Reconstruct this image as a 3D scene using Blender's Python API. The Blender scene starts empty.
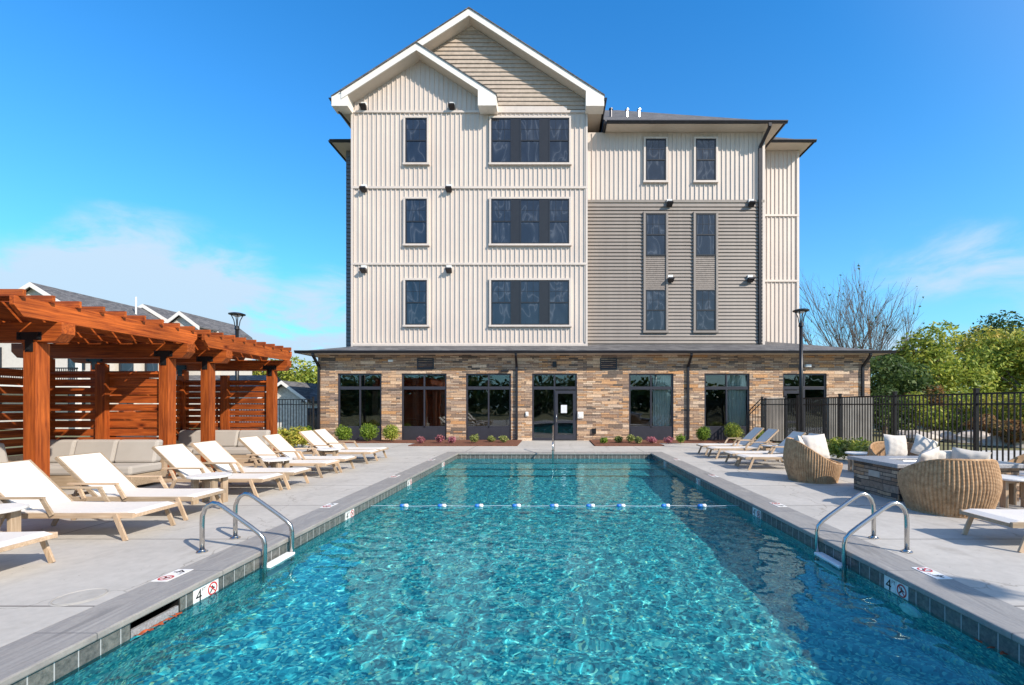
import bpy, math, random
import numpy as np
from mathutils import Vector, Matrix
random.seed(7)
S = bpy.context.scene
COL = S.collection
R = math.radians
H = 1.6            # eye height
F = 460.0          # focal length in pixels of the 1024 px wide photo
VX, VY = 554.5, 405.0

# ------------------------------------------------------------------ camera
cd = bpy.data.cameras.new('camera'); cam = bpy.data.objects.new('camera', cd); COL.objects.link(cam)
cam.location = (0, 0, H); cam.rotation_euler = (R(90), 0, 0)
cd.sensor_width = 36; cd.lens = F / 1024 * 36
cd.shift_x = -(VX - 512) / 1024; cd.shift_y = (VY - 342.5) / 1024
cd.clip_start = .05; cd.clip_end = 3000
S.camera = cam
# ------------------------------------------------------------------ light
TO_SUN = Vector((.45, -.35, .385)).normalized()
ELEV = math.asin(TO_SUN.z); AZ = math.atan2(TO_SUN.x, TO_SUN.y)
S.view_settings.view_transform = 'Standard'; S.view_settings.look = 'None'
S.view_settings.gamma = 1; S.view_settings.use_curve_mapping = False
S.view_settings.exposure = 0.32
sl = bpy.data.lights.new('sun', 'SUN'); sl.energy = 5.0; sl.angle = R(.55); sl.color = (1, .90, .785)
so = bpy.data.objects.new('sun', sl); COL.objects.link(so)
so.rotation_euler = (-TO_SUN).to_track_quat('-Z', 'Y').to_euler()
W = bpy.data.worlds.new('World'); S.world = W; W.use_nodes = True
nt = W.node_tree; nt.nodes.clear()
def nd(nt, t, **kw):
    n = nt.nodes.new(t)
    for k, v in kw.items(): setattr(n, k, v)
    return n
def setin(n, **kw):
    for k, v in kw.items():
        k = k.replace('_', ' ')
        s = n.inputs[k] if k in n.inputs else n.inputs[int(k)]
        s.default_value = v
    return n
def math_(nt, op, a, b=None, clamp=False):
    n = nd(nt, 'ShaderNodeMath', operation=op); n.use_clamp = clamp
    for i, x in enumerate((a, b)):
        if x is None: continue
        if isinstance(x, (int, float)): n.inputs[i].default_value = x
        else: nt.links.new(x, n.inputs[i])
    return n.outputs[0]
def mixc(nt, fac, a, b, mode='MIX'):
    n = nd(nt, 'ShaderNodeMix', data_type='RGBA', blend_type=mode)
    for s, x in ((n.inputs[0], fac), (n.inputs[6], a), (n.inputs[7], b)):
        if isinstance(x, (int, float)): s.default_value = x
        elif isinstance(x, tuple): s.default_value = (*x[:3], 1)
        else: nt.links.new(x, s)
    return n.outputs[2]
sky = nd(nt, 'ShaderNodeTexSky', sky_type='NISHITA'); sky.sun_disc = False
sky.sun_elevation = ELEV; sky.sun_rotation = AZ; sky.ozone_density = 3.0; sky.air_density = 1.0; sky.dust_density = .3
hs = nd(nt, 'ShaderNodeHueSaturation'); hs.inputs['Saturation'].default_value = 1.30; hs.inputs['Value'].default_value = 1.5
hs.inputs['Hue'].default_value = .503
nt.links.new(sky.outputs[0], hs.inputs['Color'])
tc = nd(nt, 'ShaderNodeTexCoord'); sep = nd(nt, 'ShaderNodeSeparateXYZ'); nt.links.new(tc.outputs['Generated'], sep.inputs[0])
# clouds laid out by direction: u = x/y, v = z/y in the sky ahead
yy = math_(nt, 'MAXIMUM', sep.outputs[1], .05)
u = math_(nt, 'DIVIDE', sep.outputs[0], yy); v = math_(nt, 'DIVIDE', sep.outputs[2], yy)
mp = nd(nt, 'ShaderNodeMapping'); mp.inputs['Scale'].default_value = (1.6, 1.6, 4.2); nt.links.new(tc.outputs['Generated'], mp.inputs[0])
cn = nd(nt, 'ShaderNodeTexNoise'); setin(cn, Scale=3.4, Detail=10., Roughness=.60, Distortion=.35); nt.links.new(mp.outputs[0], cn.inputs['Vector'])
def gauss(cu, cv, su, sv, amp):
    a = math_(nt, 'DIVIDE', math_(nt, 'SUBTRACT', u, cu), su); b = math_(nt, 'DIVIDE', math_(nt, 'SUBTRACT', v, cv), sv)
    q = math_(nt, 'ADD', math_(nt, 'MULTIPLY', a, a), math_(nt, 'MULTIPLY', b, b))
    return math_(nt, 'MULTIPLY', math_(nt, 'EXPONENT', math_(nt, 'MULTIPLY', q, -1)), amp)
m = None
for g in ((-.97, .25, .24, .16, .80), (-.74, .22, .17, .13, .70), (-.50, .14, .30, .16, .60), (-1.35, .2, .3, .14, .7), (.98, .30, .40, .14, .34), (.75, .10, .7, .10, .36)):
    gg = gauss(*g); m = gg if m is None else math_(nt, 'MAXIMUM', m, gg)
cd_ = math_(nt, 'SUBTRACT', math_(nt, 'MULTIPLY', m, math_(nt, 'ADD', math_(nt, 'MULTIPLY', math_(nt, 'SUBTRACT', cn.outputs[0], .5), 3.0), 1.05)), .16)
cf = nd(nt, 'ShaderNodeMapRange', interpolation_type='SMOOTHSTEP'); setin(cf, From_Min=0., From_Max=.36, To_Min=0., To_Max=.92); nt.links.new(cd_, cf.inputs['Value'])
skyc = mixc(nt, cf.outputs[0], mixc(nt, 1., hs.outputs[0], (.15, 1.03, 1.16), 'MULTIPLY'), (4.1, 5.0, 5.7))
hz_ = math_(nt, 'MULTIPLY', math_(nt, 'EXPONENT', math_(nt, 'MULTIPLY', math_(nt, 'MAXIMUM', sep.outputs[2], 0.), -4.3)), .92)
skyc = mixc(nt, hz_, skyc, (3.0, 4.15, 5.4))
dt = nd(nt, 'ShaderNodeVectorMath', operation='DOT_PRODUCT'); nt.links.new(tc.outputs['Generated'], dt.inputs[0]); dt.inputs[1].default_value = TO_SUN   # whiter sky round the sun
mr = nd(nt, 'ShaderNodeMapRange', interpolation_type='SMOOTHSTEP'); setin(mr, From_Min=.22, From_Max=1., To_Min=0., To_Max=.7); nt.links.new(dt.outputs['Value'], mr.inputs['Value'])
skyc = mixc(nt, mr.outputs[0], skyc, (5.0, 5.0, 5.0))
bg = nd(nt, 'ShaderNodeBackground'); bg.inputs['Strength'].default_value = .135; nt.links.new(skyc, bg.inputs['Color'])
wo = nd(nt, 'ShaderNodeOutputWorld'); nt.links.new(bg.outputs[0], wo.inputs[0])
S.render.engine = 'CYCLES'
S.cycles.max_bounces = 8; S.cycles.transparent_max_bounces = 12

# ------------------------------------------------------------------ helpers
class MB:
    def __init__(s): s.v = []; s.f = []; s.m = []
    def add(s, vs, fs):
        o = len(s.v); s.v += [tuple(p) for p in vs]; s.f += [tuple(i + o for i in f) for f in fs]; return s
    def hexa(s, p):  # 0-3 bottom ccw, 4-7 top ccw
        return s.add(p, [(3, 2, 1, 0), (4, 5, 6, 7), (0, 1, 5, 4), (1, 2, 6, 5), (2, 3, 7, 6), (3, 0, 4, 7)])
    def box(s, x0, x1, y0, y1, z0, z1):
        return s.hexa([(x0, y0, z0), (x1, y0, z0), (x1, y1, z0), (x0, y1, z0), (x0, y0, z1), (x1, y0, z1), (x1, y1, z1), (x0, y1, z1)])
    def beam(s, a, b, w, h, up=(0, 0, 1)):
        a, b = Vector(a), Vector(b); d = (b - a).normalized(); sd = d.cross(Vector(up))
        if sd.length < 1e-5: sd = d.cross(Vector((0, 1, 0)))
        sd.normalize(); u_ = sd.cross(d).normalized(); sd = sd * w / 2; u_ = u_ * h / 2
        return s.hexa([a - sd - u_, a + sd - u_, b + sd - u_, b - sd - u_, a - sd + u_, a + sd + u_, b + sd + u_, b - sd + u_])
    def prism(s, poly, vec):
        n = len(poly); vec = Vector(vec); P = [Vector(p) for p in poly]
        nrm = Vector((0, 0, 0))
        for i in range(n): nrm += P[i].cross(P[(i + 1) % n])
        if nrm.dot(vec) > 0: P.reverse()
        vs = P + [p + vec for p in P]
        return s.add(vs, [tuple(range(n)), tuple(range(2 * n - 1, n - 1, -1))] + [(i, i + n, (i + 1) % n + n, (i + 1) % n) for i in range(n)])
    def cyl(s, a, b, r0, r1=None, n=12, cap=True):
        return s.tube([a, b], [r0, r0 if r1 is None else r1], n, cap)
    def tube(s, path, r, n=10, cap=True):
        P = [Vector(p) for p in path]; k = len(P)
        rs = r if isinstance(r, (list, tuple)) else [r] * k
        vs = []; prev = None
        for i in range(k):
            d = (P[min(i + 1, k - 1)] - P[max(i - 1, 0)]).normalized()
            if prev is None:
                ref = Vector((0, 0, 1)) if abs(d.z) < .9 else Vector((1, 0, 0)); a1 = d.cross(ref).normalized()
            else:
                a1 = (prev - d * prev.dot(d)).normalized()
            prev = a1; b1 = d.cross(a1)
            for j in range(n):
                t = 2 * math.pi * j / n; vs.append(P[i] + (a1 * math.cos(t) + b1 * math.sin(t)) * rs[i])
        fs = [(i * n + j, i * n + (j + 1) % n, (i + 1) * n + (j + 1) % n, (i + 1) * n + j) for i in range(k - 1) for j in range(n)]
        if cap: fs += [tuple(range(n - 1, -1, -1)), tuple(range((k - 1) * n, k * n))]
        return s.add(vs, fs)
    def lathe(s, prof, c=(0, 0, 0), n=24, cap=True):
        c = Vector(c); vs = [(c.x + r * math.cos(2 * math.pi * j / n), c.y + r * math.sin(2 * math.pi * j / n), c.z + z) for r, z in prof for j in range(n)]
        k = len(prof)
        fs = [(i * n + j, i * n + (j + 1) % n, (i + 1) * n + (j + 1) % n, (i + 1) * n + j) for i in range(k - 1) for j in range(n)]
        if cap: fs += [tuple(range(n - 1, -1, -1)), tuple(range((k - 1) * n, k * n))]
        return s.add(vs, fs)
    def build(s, name, mat, parent=None, origin=None, smooth=False, bevel=0):
        me = bpy.data.meshes.new(name)
        vs = s.v
        if origin is not None:
            ox, oy, oz = origin; vs = [(a - ox, b - oy, c - oz) for a, b, c in vs]
        me.from_pydata(vs, [], s.f); me.update()
        if smooth:
            me.polygons.foreach_set('use_smooth', [True] * len(me.polygons))
        me.materials.append(mat)
        o = bpy.data.objects.new(name, me); COL.objects.link(o)
        if parent is not None: o.parent = parent
        elif origin is not None: o.location = origin
        if bevel:
            b = o.modifiers.new('bevel', 'BEVEL'); b.width = bevel; b.segments = 2; b.limit_method = 'ANGLE'
        return o
def tag(o, label=None, cat=None, group=None, kind=None):
    for k, x in (('label', label), ('category', cat), ('group', group), ('kind', kind)):
        if x: o[k] = x
    return o
def thing(name, label, cat, loc=(0, 0, 0), rz=0, group=None):
    o = bpy.data.objects.new(name, None); COL.objects.link(o); o.location = loc; o.rotation_euler = (0, 0, rz)
    o.empty_display_size = .2
    return tag(o, label, cat, group)
def copy_tree(o, parent=None):
    c = o.copy(); COL.objects.link(c); c.parent = parent
    for ch in list(o.children): copy_tree(ch, c)
    return c
def dup(o, label, loc, rz=0):
    c = copy_tree(o); c.location = loc; c.rotation_euler = (0, 0, rz); c['label'] = label; return c
def PX(px, Y): return (px - VX) / F * Y
def PZ(py, Y): return H + (VY - py) / F * Y

# ------------------------------------------------------------------ materials
def base_mat(name, rough=.7, metal=0.):
    m = bpy.data.materials.new(name); m.use_nodes = True; t = m.node_tree
    p = t.nodes['Principled BSDF']; p.inputs['Roughness'].default_value = rough; p.inputs['Metallic'].default_value = metal
    return m, t, p
def coords(t, kind='Object', jitter=True):
    c = nd(t, 'ShaderNodeTexCoord'); out = c.outputs[kind]
    if jitter:
        oi = nd(t, 'ShaderNodeObjectInfo'); ml = nd(t, 'ShaderNodeVectorMath', operation='SCALE'); ml.inputs[0].default_value = (37, 53, 71)
        t.links.new(oi.outputs['Random'], ml.inputs['Scale']); ad = nd(t, 'ShaderNodeVectorMath', operation='ADD')
        t.links.new(out, ad.inputs[0]); t.links.new(ml.outputs[0], ad.inputs[1]); out = ad.outputs[0]
    return out
def noise(t, vec, scale, detail=4, rough=.55, sc=None, dist=0.):
    if sc:
        mp = nd(t, 'ShaderNodeMapping'); mp.inputs['Scale'].default_value = sc; t.links.new(vec, mp.inputs[0]); vec = mp.outputs[0]
    n = nd(t, 'ShaderNodeTexNoise'); setin(n, Scale=float(scale), Detail=float(detail), Roughness=rough, Distortion=float(dist)); t.links.new(vec, n.inputs['Vector'])
    return n.outputs[0]
def ramp(t, fac, stops):
    r = nd(t, 'ShaderNodeValToRGB'); e = r.color_ramp.elements
    while len(e) < len(stops): e.new(.5)
    for i, (p, c) in enumerate(stops):
        e[i].position = p; e[i].color = (*c, 1) if len(c) == 3 else c
    t.links.new(fac, r.inputs[0]); return r.outputs[0]
def bump(t, h, strength=.3, dist=.01, normal=None):
    b = nd(t, 'ShaderNodeBump'); b.inputs['Strength'].default_value = strength; b.inputs['Distance'].default_value = dist
    t.links.new(h, b.inputs['Height'])
    if normal: t.links.new(normal, b.inputs['Normal'])
    return b.outputs[0]
def plain(name, c, rough=.6, metal=0., var=.12, scale=6., bmp=0., bs=60., spec=None):
    m, t, p = base_mat(name, rough, metal)
    co = coords(t); n = noise(t, co, scale, 5)
    lo = tuple(x * (1 - var) for x in c); hi = tuple(min(1, x * (1 + var)) for x in c)
    t.links.new(ramp(t, n, [(.3, lo), (.7, hi)]), p.inputs['Base Color'])
    if bmp: t.links.new(bump(t, noise(t, co, bs, 3), bmp, .004), p.inputs['Normal'])
    if spec is not None: p.inputs['Specular IOR Level'].default_value = spec
    return m
def wood(name, c1, c2, axis, rough=.55, grain=28, knots=False, bmp=.25):
    m, t, p = base_mat(name, rough); co = coords(t)
    sc = [grain] * 3; sc[axis] = grain * .05
    g = noise(t, co, 1., 6, .65, tuple(sc), .6)
    b = noise(t, co, 1.3, 3, .5, (1, 1, 1))
    c = ramp(t, g, [(.30, c1), (.55, tuple((a + b_) / 2 for a, b_ in zip(c1, c2))), (.74, c2)])
    c = mixc(t, .55, c, ramp(t, b, [(.3, (.55, .55, .55)), (.7, (1.25, 1.25, 1.25))]), 'MULTIPLY')
    if knots:
        vs = [3.2] * 3; vs[axis] = 1.3
        mp = nd(t, 'ShaderNodeMapping'); mp.inputs['Scale'].default_value = vs; t.links.new(co, mp.inputs[0])
        vo = nd(t, 'ShaderNodeTexVoronoi'); vo.inputs['Scale'].default_value = 1.; t.links.new(mp.outputs[0], vo.inputs['Vector'])
        k = ramp(t, vo.outputs['Distance'], [(.05, (.16, .12, .12)), (.10, (.6, .5, .5)), (.18, (1, 1, 1))]); c = mixc(t, 1., c, k, 'MULTIPLY')
    p.inputs['Specular IOR Level'].default_value = .28
    # boards differ a little from each other
    oi = nd(t, 'ShaderNodeObjectInfo'); c = mixc(t, 1., c, ramp(t, oi.outputs['Random'], [(0, (.78, .80, .80)), (1, (1.15, 1.12, 1.1))]), 'MULTIPLY')
    t.links.new(c, p.inputs['Base Color']); t.links.new(bump(t, g, bmp, .004), p.inputs['Normal'])
    return m
def planar(t, vec):  # (x+y, z, 0): wraps a wall pattern round box corners
    s_ = nd(t, 'ShaderNodeSeparateXYZ'); t.links.new(vec, s_.inputs[0])
    c = nd(t, 'ShaderNodeCombineXYZ'); t.links.new(math_(t, 'ADD', s_.outputs[0], s_.outputs[1]), c.inputs[0]); t.links.new(s_.outputs[2], c.inputs[1])
    return c.outputs[0]
def brick(t, vec, w, h, mortar, off=.5, freq=2, sm=.1):
    b = nd(t, 'ShaderNodeTexBrick'); b.offset = off; b.offset_frequency = freq; b.squash = 1
    setin(b, Scale=1., Mortar_Size=mortar, Mortar_Smooth=sm, Brick_Width=w, Row_Height=h, Bias=0.)
    b.inputs['Color1'].default_value = (0, 0, 0, 1); b.inputs['Color2'].default_value = (1, 1, 1, 1); b.inputs['Mortar'].default_value = (0, 0, 0, 1)
    t.links.new(vec, b.inputs['Vector']); return b
def stone_mat(name, w, h, dark=1.):
    m, t, p = base_mat(name, .85); co = coords(t, jitter=False)
    pl = planar(t, co)
    # wobble the rows a little
    wn = nd(t, 'ShaderNodeTexNoise'); setin(wn, Scale=2.2, Detail=2.); t.links.new(co, wn.inputs['Vector'])
    sub = nd(t, 'ShaderNodeVectorMath', operation='MULTIPLY_ADD'); sub.inputs[1].default_value = (.10, .035, 0); t.links.new(wn.outputs[1], sub.inputs[0]); t.links.new(pl, sub.inputs[2])
    b1 = brick(t, sub.outputs[0], w, h, .006, .37, 2); b2 = brick(t, sub.outputs[0], w * 1.7, h * 2, .006, .61, 2)
    sel = math_(t, 'GREATER_THAN', b2.outputs[0], .62)
    r1 = mixc(t, sel, b1.outputs[0], mixc(t, 1., b2.outputs[0], (1, 1, 1), 'MULTIPLY')); sx_ = nd(t, 'ShaderNodeSeparateColor'); t.links.new(r1, sx_.inputs[0]); r1 = sx_.outputs[0]
    # big stones: spread their random value over the whole palette again
    r1 = math_(t, 'ADD', math_(t, 'MULTIPLY', math_(t, 'SUBTRACT', 1., sel), r1), math_(t, 'MULTIPLY', sel, math_(t, 'FRACT', math_(t, 'MULTIPLY', r1, 7.3))))
    mort = math_(t, 'ADD', math_(t, 'MULTIPLY', math_(t, 'SUBTRACT', 1., sel), b1.outputs[1]), math_(t, 'MULTIPLY', sel, b2.outputs[1]))
    k = dark
    c = ramp(t, r1, [(0., (.10 * k, .085 * k, .075 * k)), (.16, (.36 * k, .24 * k, .16 * k)), (.32, (.56 * k, .38 * k, .24 * k)), (.46, (.20 * k, .15 * k, .125 * k)),
                     (.58, (.50 * k, .27 * k, .12 * k)), (.70, (.62 * k, .48 * k, .35 * k)), (.84, (.30 * k, .215 * k, .165 * k)), (1., (.46 * k, .36 * k, .27 * k))])
    n = noise(t, co, 14, 6, .65)
    c = mixc(t, .8, c, ramp(t, n, [(.28, (.55, .52, .5)), (.72, (1.35, 1.3, 1.25))]), 'MULTIPLY')
    c = mixc(t, math_(t, 'MULTIPLY', mort, .85), c, (.05, .04, .035))
    t.links.new(c, p.inputs['Base Color'])
    hgt = math_(t, 'ADD', math_(t, 'MULTIPLY', math_(t, 'SUBTRACT', 1., mort), math_(t, 'ADD', r1, .5)), math_(t, 'MULTIPLY', n, .6))
    t.links.new(bump(t, hgt, 1., .03), p.inputs['Normal'])
    return m
def shingle_mat():
    m, t, p = base_mat('asphalt_shingles', .9); co = coords(t, jitter=False)
    b = brick(t, planar(t, co), .32, .06, .006); n = noise(t, co, 30, 5, .7)
    c = ramp(t, b.outputs[0], [(0, (.07, .07, .075)), (.5, (.115, .11, .11)), (1, (.17, .165, .165))])
    c = mixc(t, .9, c, ramp(t, n, [(.3, (.55, .55, .55)), (.7, (1.5, 1.5, 1.5))]), 'MULTIPLY')
    t.links.new(c, p.inputs['Base Color']); t.links.new(bump(t, n, .6, .02), p.inputs['Normal']); return m
def concrete_mat(name, c, joint=3.05):
    m, t, p = base_mat(name, .8); co = coords(t, jitter=False)
    n1 = noise(t, co, .8, 6, .6); n2 = noise(t, co, 9, 6, .7); n3 = noise(t, co, 130, 2)
    k = ramp(t, n1, [(.3, tuple(x * .86 for x in c)), (.7, tuple(x * 1.07 for x in c))])
    k = mixc(t, .7, k, ramp(t, n2, [(.25, (.82, .82, .82)), (.75, (1.12, 1.12, 1.12))]), 'MULTIPLY')
    st = noise(t, co, 2.4, 4, .6, (1, .35, 1)); k = mixc(t, 1., k, ramp(t, st, [(.30, (.86, .85, .84)), (.42, (1, 1, 1))]), 'MULTIPLY')
    sp = nd(t, 'ShaderNodeTexVoronoi'); sp.inputs['Scale'].default_value = 7.; t.links.new(co, sp.inputs['Vector'])
    k = mixc(t, 1., k, ramp(t, sp.outputs['Distance'], [(.035, (.55, .5, .45)), (.06, (1, 1, 1))]), 'MULTIPLY')
    cr = nd(t, 'ShaderNodeTexVoronoi', feature='DISTANCE_TO_EDGE'); cr.inputs['Scale'].default_value = .42; wv = nd(t, 'ShaderNodeTexNoise'); setin(wv, Scale=3., Detail=6.); t.links.new(co, wv.inputs['Vector']); wa = nd(t, 'ShaderNodeVectorMath', operation='MULTIPLY_ADD'); wa.inputs[1].default_value = (.5, .5, 0); t.links.new(wv.outputs[1], wa.inputs[0]); t.links.new(co, wa.inputs[2]); t.links.new(wa.outputs[0], cr.inputs['Vector'])
    k = mixc(t, 1., k, ramp(t, cr.outputs['Distance'], [(.0, (.62, .60, .57)), (.004, (1, 1, 1))]), 'MULTIPLY')
    dp = noise(t, co, 1.1, 7, .7, (1, 1, 1), .8); k = mixc(t, 1., k, ramp(t, dp, [(.60, (1, 1, 1)), (.70, (.86, .85, .84))]), 'MULTIPLY')
    if joint:
        b = brick(t, co, joint, joint * .6, .010, 0.); k = mixc(t, math_(t, 'MULTIPLY', b.outputs[1], .9), k, (.10, .09, .08))
        h_ = math_(t, 'SUBTRACT', math_(t, 'MULTIPLY', n3, .25), b.outputs[1])
    else: h_ = n2
    t.links.new(k, p.inputs['Base Color']); t.links.new(bump(t, h_, .35, .006), p.inputs['Normal']); return m
def leaf_mat(name, cols, trans=.35):
    m = bpy.data.materials.new(name); m.use_nodes = True; t = m.node_tree; t.nodes.clear()
    g = nd(t, 'ShaderNodeNewGeometry'); co = coords(t)
    n = noise(t, co, .9, 3); f = math_(t, 'ADD', math_(t, 'MULTIPLY', g.outputs['Random Per Island'], .55), math_(t, 'MULTIPLY', n, .6))
    k = len(cols); c = ramp(t, f, [(.15 + .75 * i / max(1, k - 1), cols[i]) for i in range(k)])
    d = nd(t, 'ShaderNodeBsdfPrincipled'); d.inputs['Roughness'].default_value = .55; d.inputs['Specular IOR Level'].default_value = .25; tr = nd(t, 'ShaderNodeBsdfTranslucent'); mx = nd(t, 'ShaderNodeMixShader'); mx.inputs[0].default_value = trans
    t.links.new(c, d.inputs['Base Color']); t.links.new(c, tr.inputs[0]); t.links.new(d.outputs[0], mx.inputs[1]); t.links.new(tr.outputs[0], mx.inputs[2])
    o = nd(t, 'ShaderNodeOutputMaterial'); t.links.new(mx.outputs[0], o.inputs[0]); return m
def glass_mat(name, tint, refl=.10, rough=.01):
    m = bpy.data.materials.new(name); m.use_nodes = True; t = m.node_tree; t.nodes.clear()
    tr = nd(t, 'ShaderNodeBsdfTransparent'); tr.inputs[0].default_value = (*tint, 1)
    gl = nd(t, 'ShaderNodeBsdfGlossy'); gl.inputs['Roughness'].default_value = rough
    co = coords(t); t.links.new(bump(t, noise(t, co, .9, 1), .02, .3), gl.inputs['Normal'])
    fr = nd(t, 'ShaderNodeFresnel'); fr.inputs[0].default_value = 1.5
    mx = nd(t, 'ShaderNodeMixShader'); t.links.new(math_(t, 'ADD', fr.outputs[0], refl, True), mx.inputs[0])
    t.links.new(tr.outputs[0], mx.inputs[1]); t.links.new(gl.outputs[0], mx.inputs[2])
    o = nd(t, 'ShaderNodeOutputMaterial'); t.links.new(mx.outputs[0], o.inputs[0]); return m

M = {}
def siding(name, c, rough=.5):
    m, t, p = base_mat(name, rough); co = coords(t)
    a = noise(t, co, 1., 5, .6, (5, 5, .22)); b = noise(t, co, .5, 3)
    k = ramp(t, a, [(.30, tuple(x * .90 for x in c)), (.62, c), (.8, tuple(x * 1.04 for x in c))])
    k = mixc(t, 1., k, ramp(t, b, [(.3, (.93, .93, .935)), (.7, (1.03, 1.03, 1.02))]), 'MULTIPLY')
    t.links.new(k, p.inputs['Base Color']); t.links.new(bump(t, noise(t, co, 1.6, 2), .25, .02), p.inputs['Normal']); return m
M['beige'] = plain('beige_vinyl', (.66, .575, .495), .5, var=.05, scale=1.2)
M['beige_trim'] = plain('beige_trim', (.66, .585, .51), .5, var=.04)
M['soffit'] = plain('cream_soffit', (.62, .54, .455), .55, var=.04)
M['beige'] = siding('beige_vinyl', (.65, .57, .51)); M['beige_trim'] = siding('beige_trim', (.66, .585, .53))
M['white'] = plain('white_fascia', (.80, .765, .71), .4, var=.03)
M['greige'] = plain('taupe_siding', (.315, .26, .215), .55, var=.06, scale=1.5)
M['greige'] = siding('taupe_siding', (.27, .235, .21))
M['taupe_dark'] = plain('brown_panel', (.21, .18, .16), .6, var=.2, scale=9)
M['navy_side'] = plain('slate_siding', (.17, .17, .185), .55, var=.08)
M['tan'] = plain('tan_shake', (.45, .37, .30), .7, var=.14, scale=7, bmp=.4, bs=25)
M['black'] = plain('black_metal', (.018, .018, .02), .35, .3, var=.2)
M['bronze'] = plain('bronze_metal', (.028, .027, .032), .35, .4, var=.2)
M['frame_blk'] = plain('black_window_frame', (.022, .023, .028), .35, 0., var=.1)
M['frame_store'] = plain('graphite_frame', (.040, .040, .052), .35, .2, var=.1)
M['shingle'] = shingle_mat()
M['stone'] = stone_mat('ledge_stone', .40, .075, 1.1)
M['stone_pit'] = stone_mat('ledge_stone_pit', .34, .065, .8)
M['deck'] = concrete_mat('deck_concrete', (.48, .455, .415))
M['coping'] = None
M['rail_steel'] = plain('polished_steel', (.55, .53, .50), .2, 1., var=.03)
M['sling'] = plain('white_sling', (.70, .66, .61), .75, var=.03, scale=3, bmp=.3, bs=300)
M['teak_x'] = wood('teak_along', (.36, .255, .165), (.60, .47, .34), 0, grain=40, bmp=.1)
M['teak_y'] = wood('teak_across', (.36, .255, .165), (.60, .47, .34), 1, grain=40, bmp=.1)
M['teak_z'] = wood('teak_upright', (.36, .255, .165), (.60, .47, .34), 2, grain=40, bmp=.1)
CED1, CED2 = (.14, .024, .006), (.62, .15, .026)
M['cedar_x'] = wood('cedar_along_x', CED1, CED2, 0, knots=True)
M['cedar_y'] = wood('cedar_along_y', CED1, CED2, 1, knots=True)
M['cedar_z'] = wood('cedar_along_z', CED1, CED2, 2, knots=True)
M['cushion'] = plain('grey_cushion', (.40, .37, .335), .9, var=.06, scale=2, bmp=.4, bs=220)
M['pillow'] = plain('white_pillow', (.60, .56, .51), .9, var=.05, scale=5, bmp=.5, bs=180)
M['tabletop'] = plain('white_tabletop', (.70, .69, .67), .45, var=.04)
M['granite'] = plain('grey_granite', (.30, .30, .31), .35, var=.35, scale=60)
M['mulch'] = plain('bark_mulch', (.15, .055, .028), .95, var=.7, scale=26, bmp=1., bs=40)
M['grass'] = plain('dry_lawn', (.16, .15, .06), .95, var=.35, scale=2.2, bmp=.8, bs=12)
M['boulder'] = plain('boulder_rock', (.46, .40, .34), .9, var=.25, scale=3, bmp=.8, bs=10)
M['bark'] = plain('tree_bark', (.15, .115, .09), .9, var=.3, scale=10, bmp=.6, bs=30)
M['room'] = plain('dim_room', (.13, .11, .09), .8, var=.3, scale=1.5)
M['roomfloor'] = plain('room_floor', (.22, .16, .11), .3, var=.2, scale=2)
M['curtain'] = plain('sheer_curtain', (.82, .84, .78), .9, var=.08, scale=3)
M['browncurtain'] = plain('brown_curtain', (.17, .11, .08), .9, var=.15, scale=3)
M['tilewhite'] = plain('marker_white', (.80, .80, .78), .3, var=.03)
M['markblack'] = plain('marker_black', (.012, .012, .012), .4, var=.1)
M['markred'] = plain('marker_red', (.55, .03, .03), .4, var=.1)
M['paper'] = plain('paper_notice', (.65, .67, .70), .7, var=.05)
M['boardform'] = wood('weathered_concrete', (.20, .18, .16), (.42, .39, .36), 2, .9, 9)
M['glass'] = glass_mat('storefront_glass', (.84, .88, .88), .06)
M['floatblue'] = plain('blue_float', (.02, .16, .55), .35, var=.05)
M['floatwhite'] = plain('white_float', (.82, .84, .86), .35, var=.04)
M['rope'] = plain('rope', (.55, .68, .80), .6, var=.05)
M['palewall'] = plain('pale_siding', (.60, .56, .50), .6, var=.05)
M['leafy'] = plain('fallen_leaf', (.28, .06, .02), .8, var=.5, scale=8)

def upper_pane_mat():
    # insulated glass over loose protective film: dark, glossy, faint creases in the film
    m, t, p = base_mat('dark_window_glass', .04); co = coords(t)
    w = noise(t, co, 1.1, 2, .45, (1.5, 1, .6), 1.0)
    rd = math_(t, 'ABSOLUTE', math_(t, 'SUBTRACT', w, .5))
    c = ramp(t, rd, [(0., (.075, .085, .105)), (.012, (.035, .042, .058)), (.05, (.016, .022, .036)), (.2, (.009, .013, .024))])
    t.links.new(c, p.inputs['Base Color']); p.inputs['Specular IOR Level'].default_value = .9
    t.links.new(bump(t, w, .015, .05), p.inputs['Normal']); return m
M['pane'] = upper_pane_mat()

def coping_mat():
    m, t, p = base_mat('grey_coping_stone', .6); co = coords(t, jitter=False)
    s_ = nd(t, 'ShaderNodeSeparateXYZ'); t.links.new(co, s_.inputs[0])
    b = brick(t, co, 7.32, 1.22, .005, 0.)
    w = noise(t, co, 1.5, 6, .6, (3.5, .6, 1), 1.2); n = noise(t, co, 50, 4, .7)
    c = ramp(t, w, [(.25, (.17, .165, .16)), (.45, (.31, .295, .275)), (.55, (.25, .24, .23)), (.75, (.41, .39, .355))])
    c = mixc(t, .5, c, ramp(t, n, [(.25, (.75, .75, .75)), (.75, (1.2, 1.2, 1.2))]), 'MULTIPLY')
    c = mixc(t, .5, c, ramp(t, b.outputs[0], [(0, (.85, .85, .87)), (1, (1.1, 1.1, 1.08))]), 'MULTIPLY')
    c = mixc(t, math_(t, 'MULTIPLY', b.outputs[1], .8), c, (.12, .12, .12))
    t.links.new(c, p.inputs['Base Color']); t.links.new(bump(t, n, .3, .003), p.inputs['Normal']); return m
M['coping'] = coping_mat()
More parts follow.
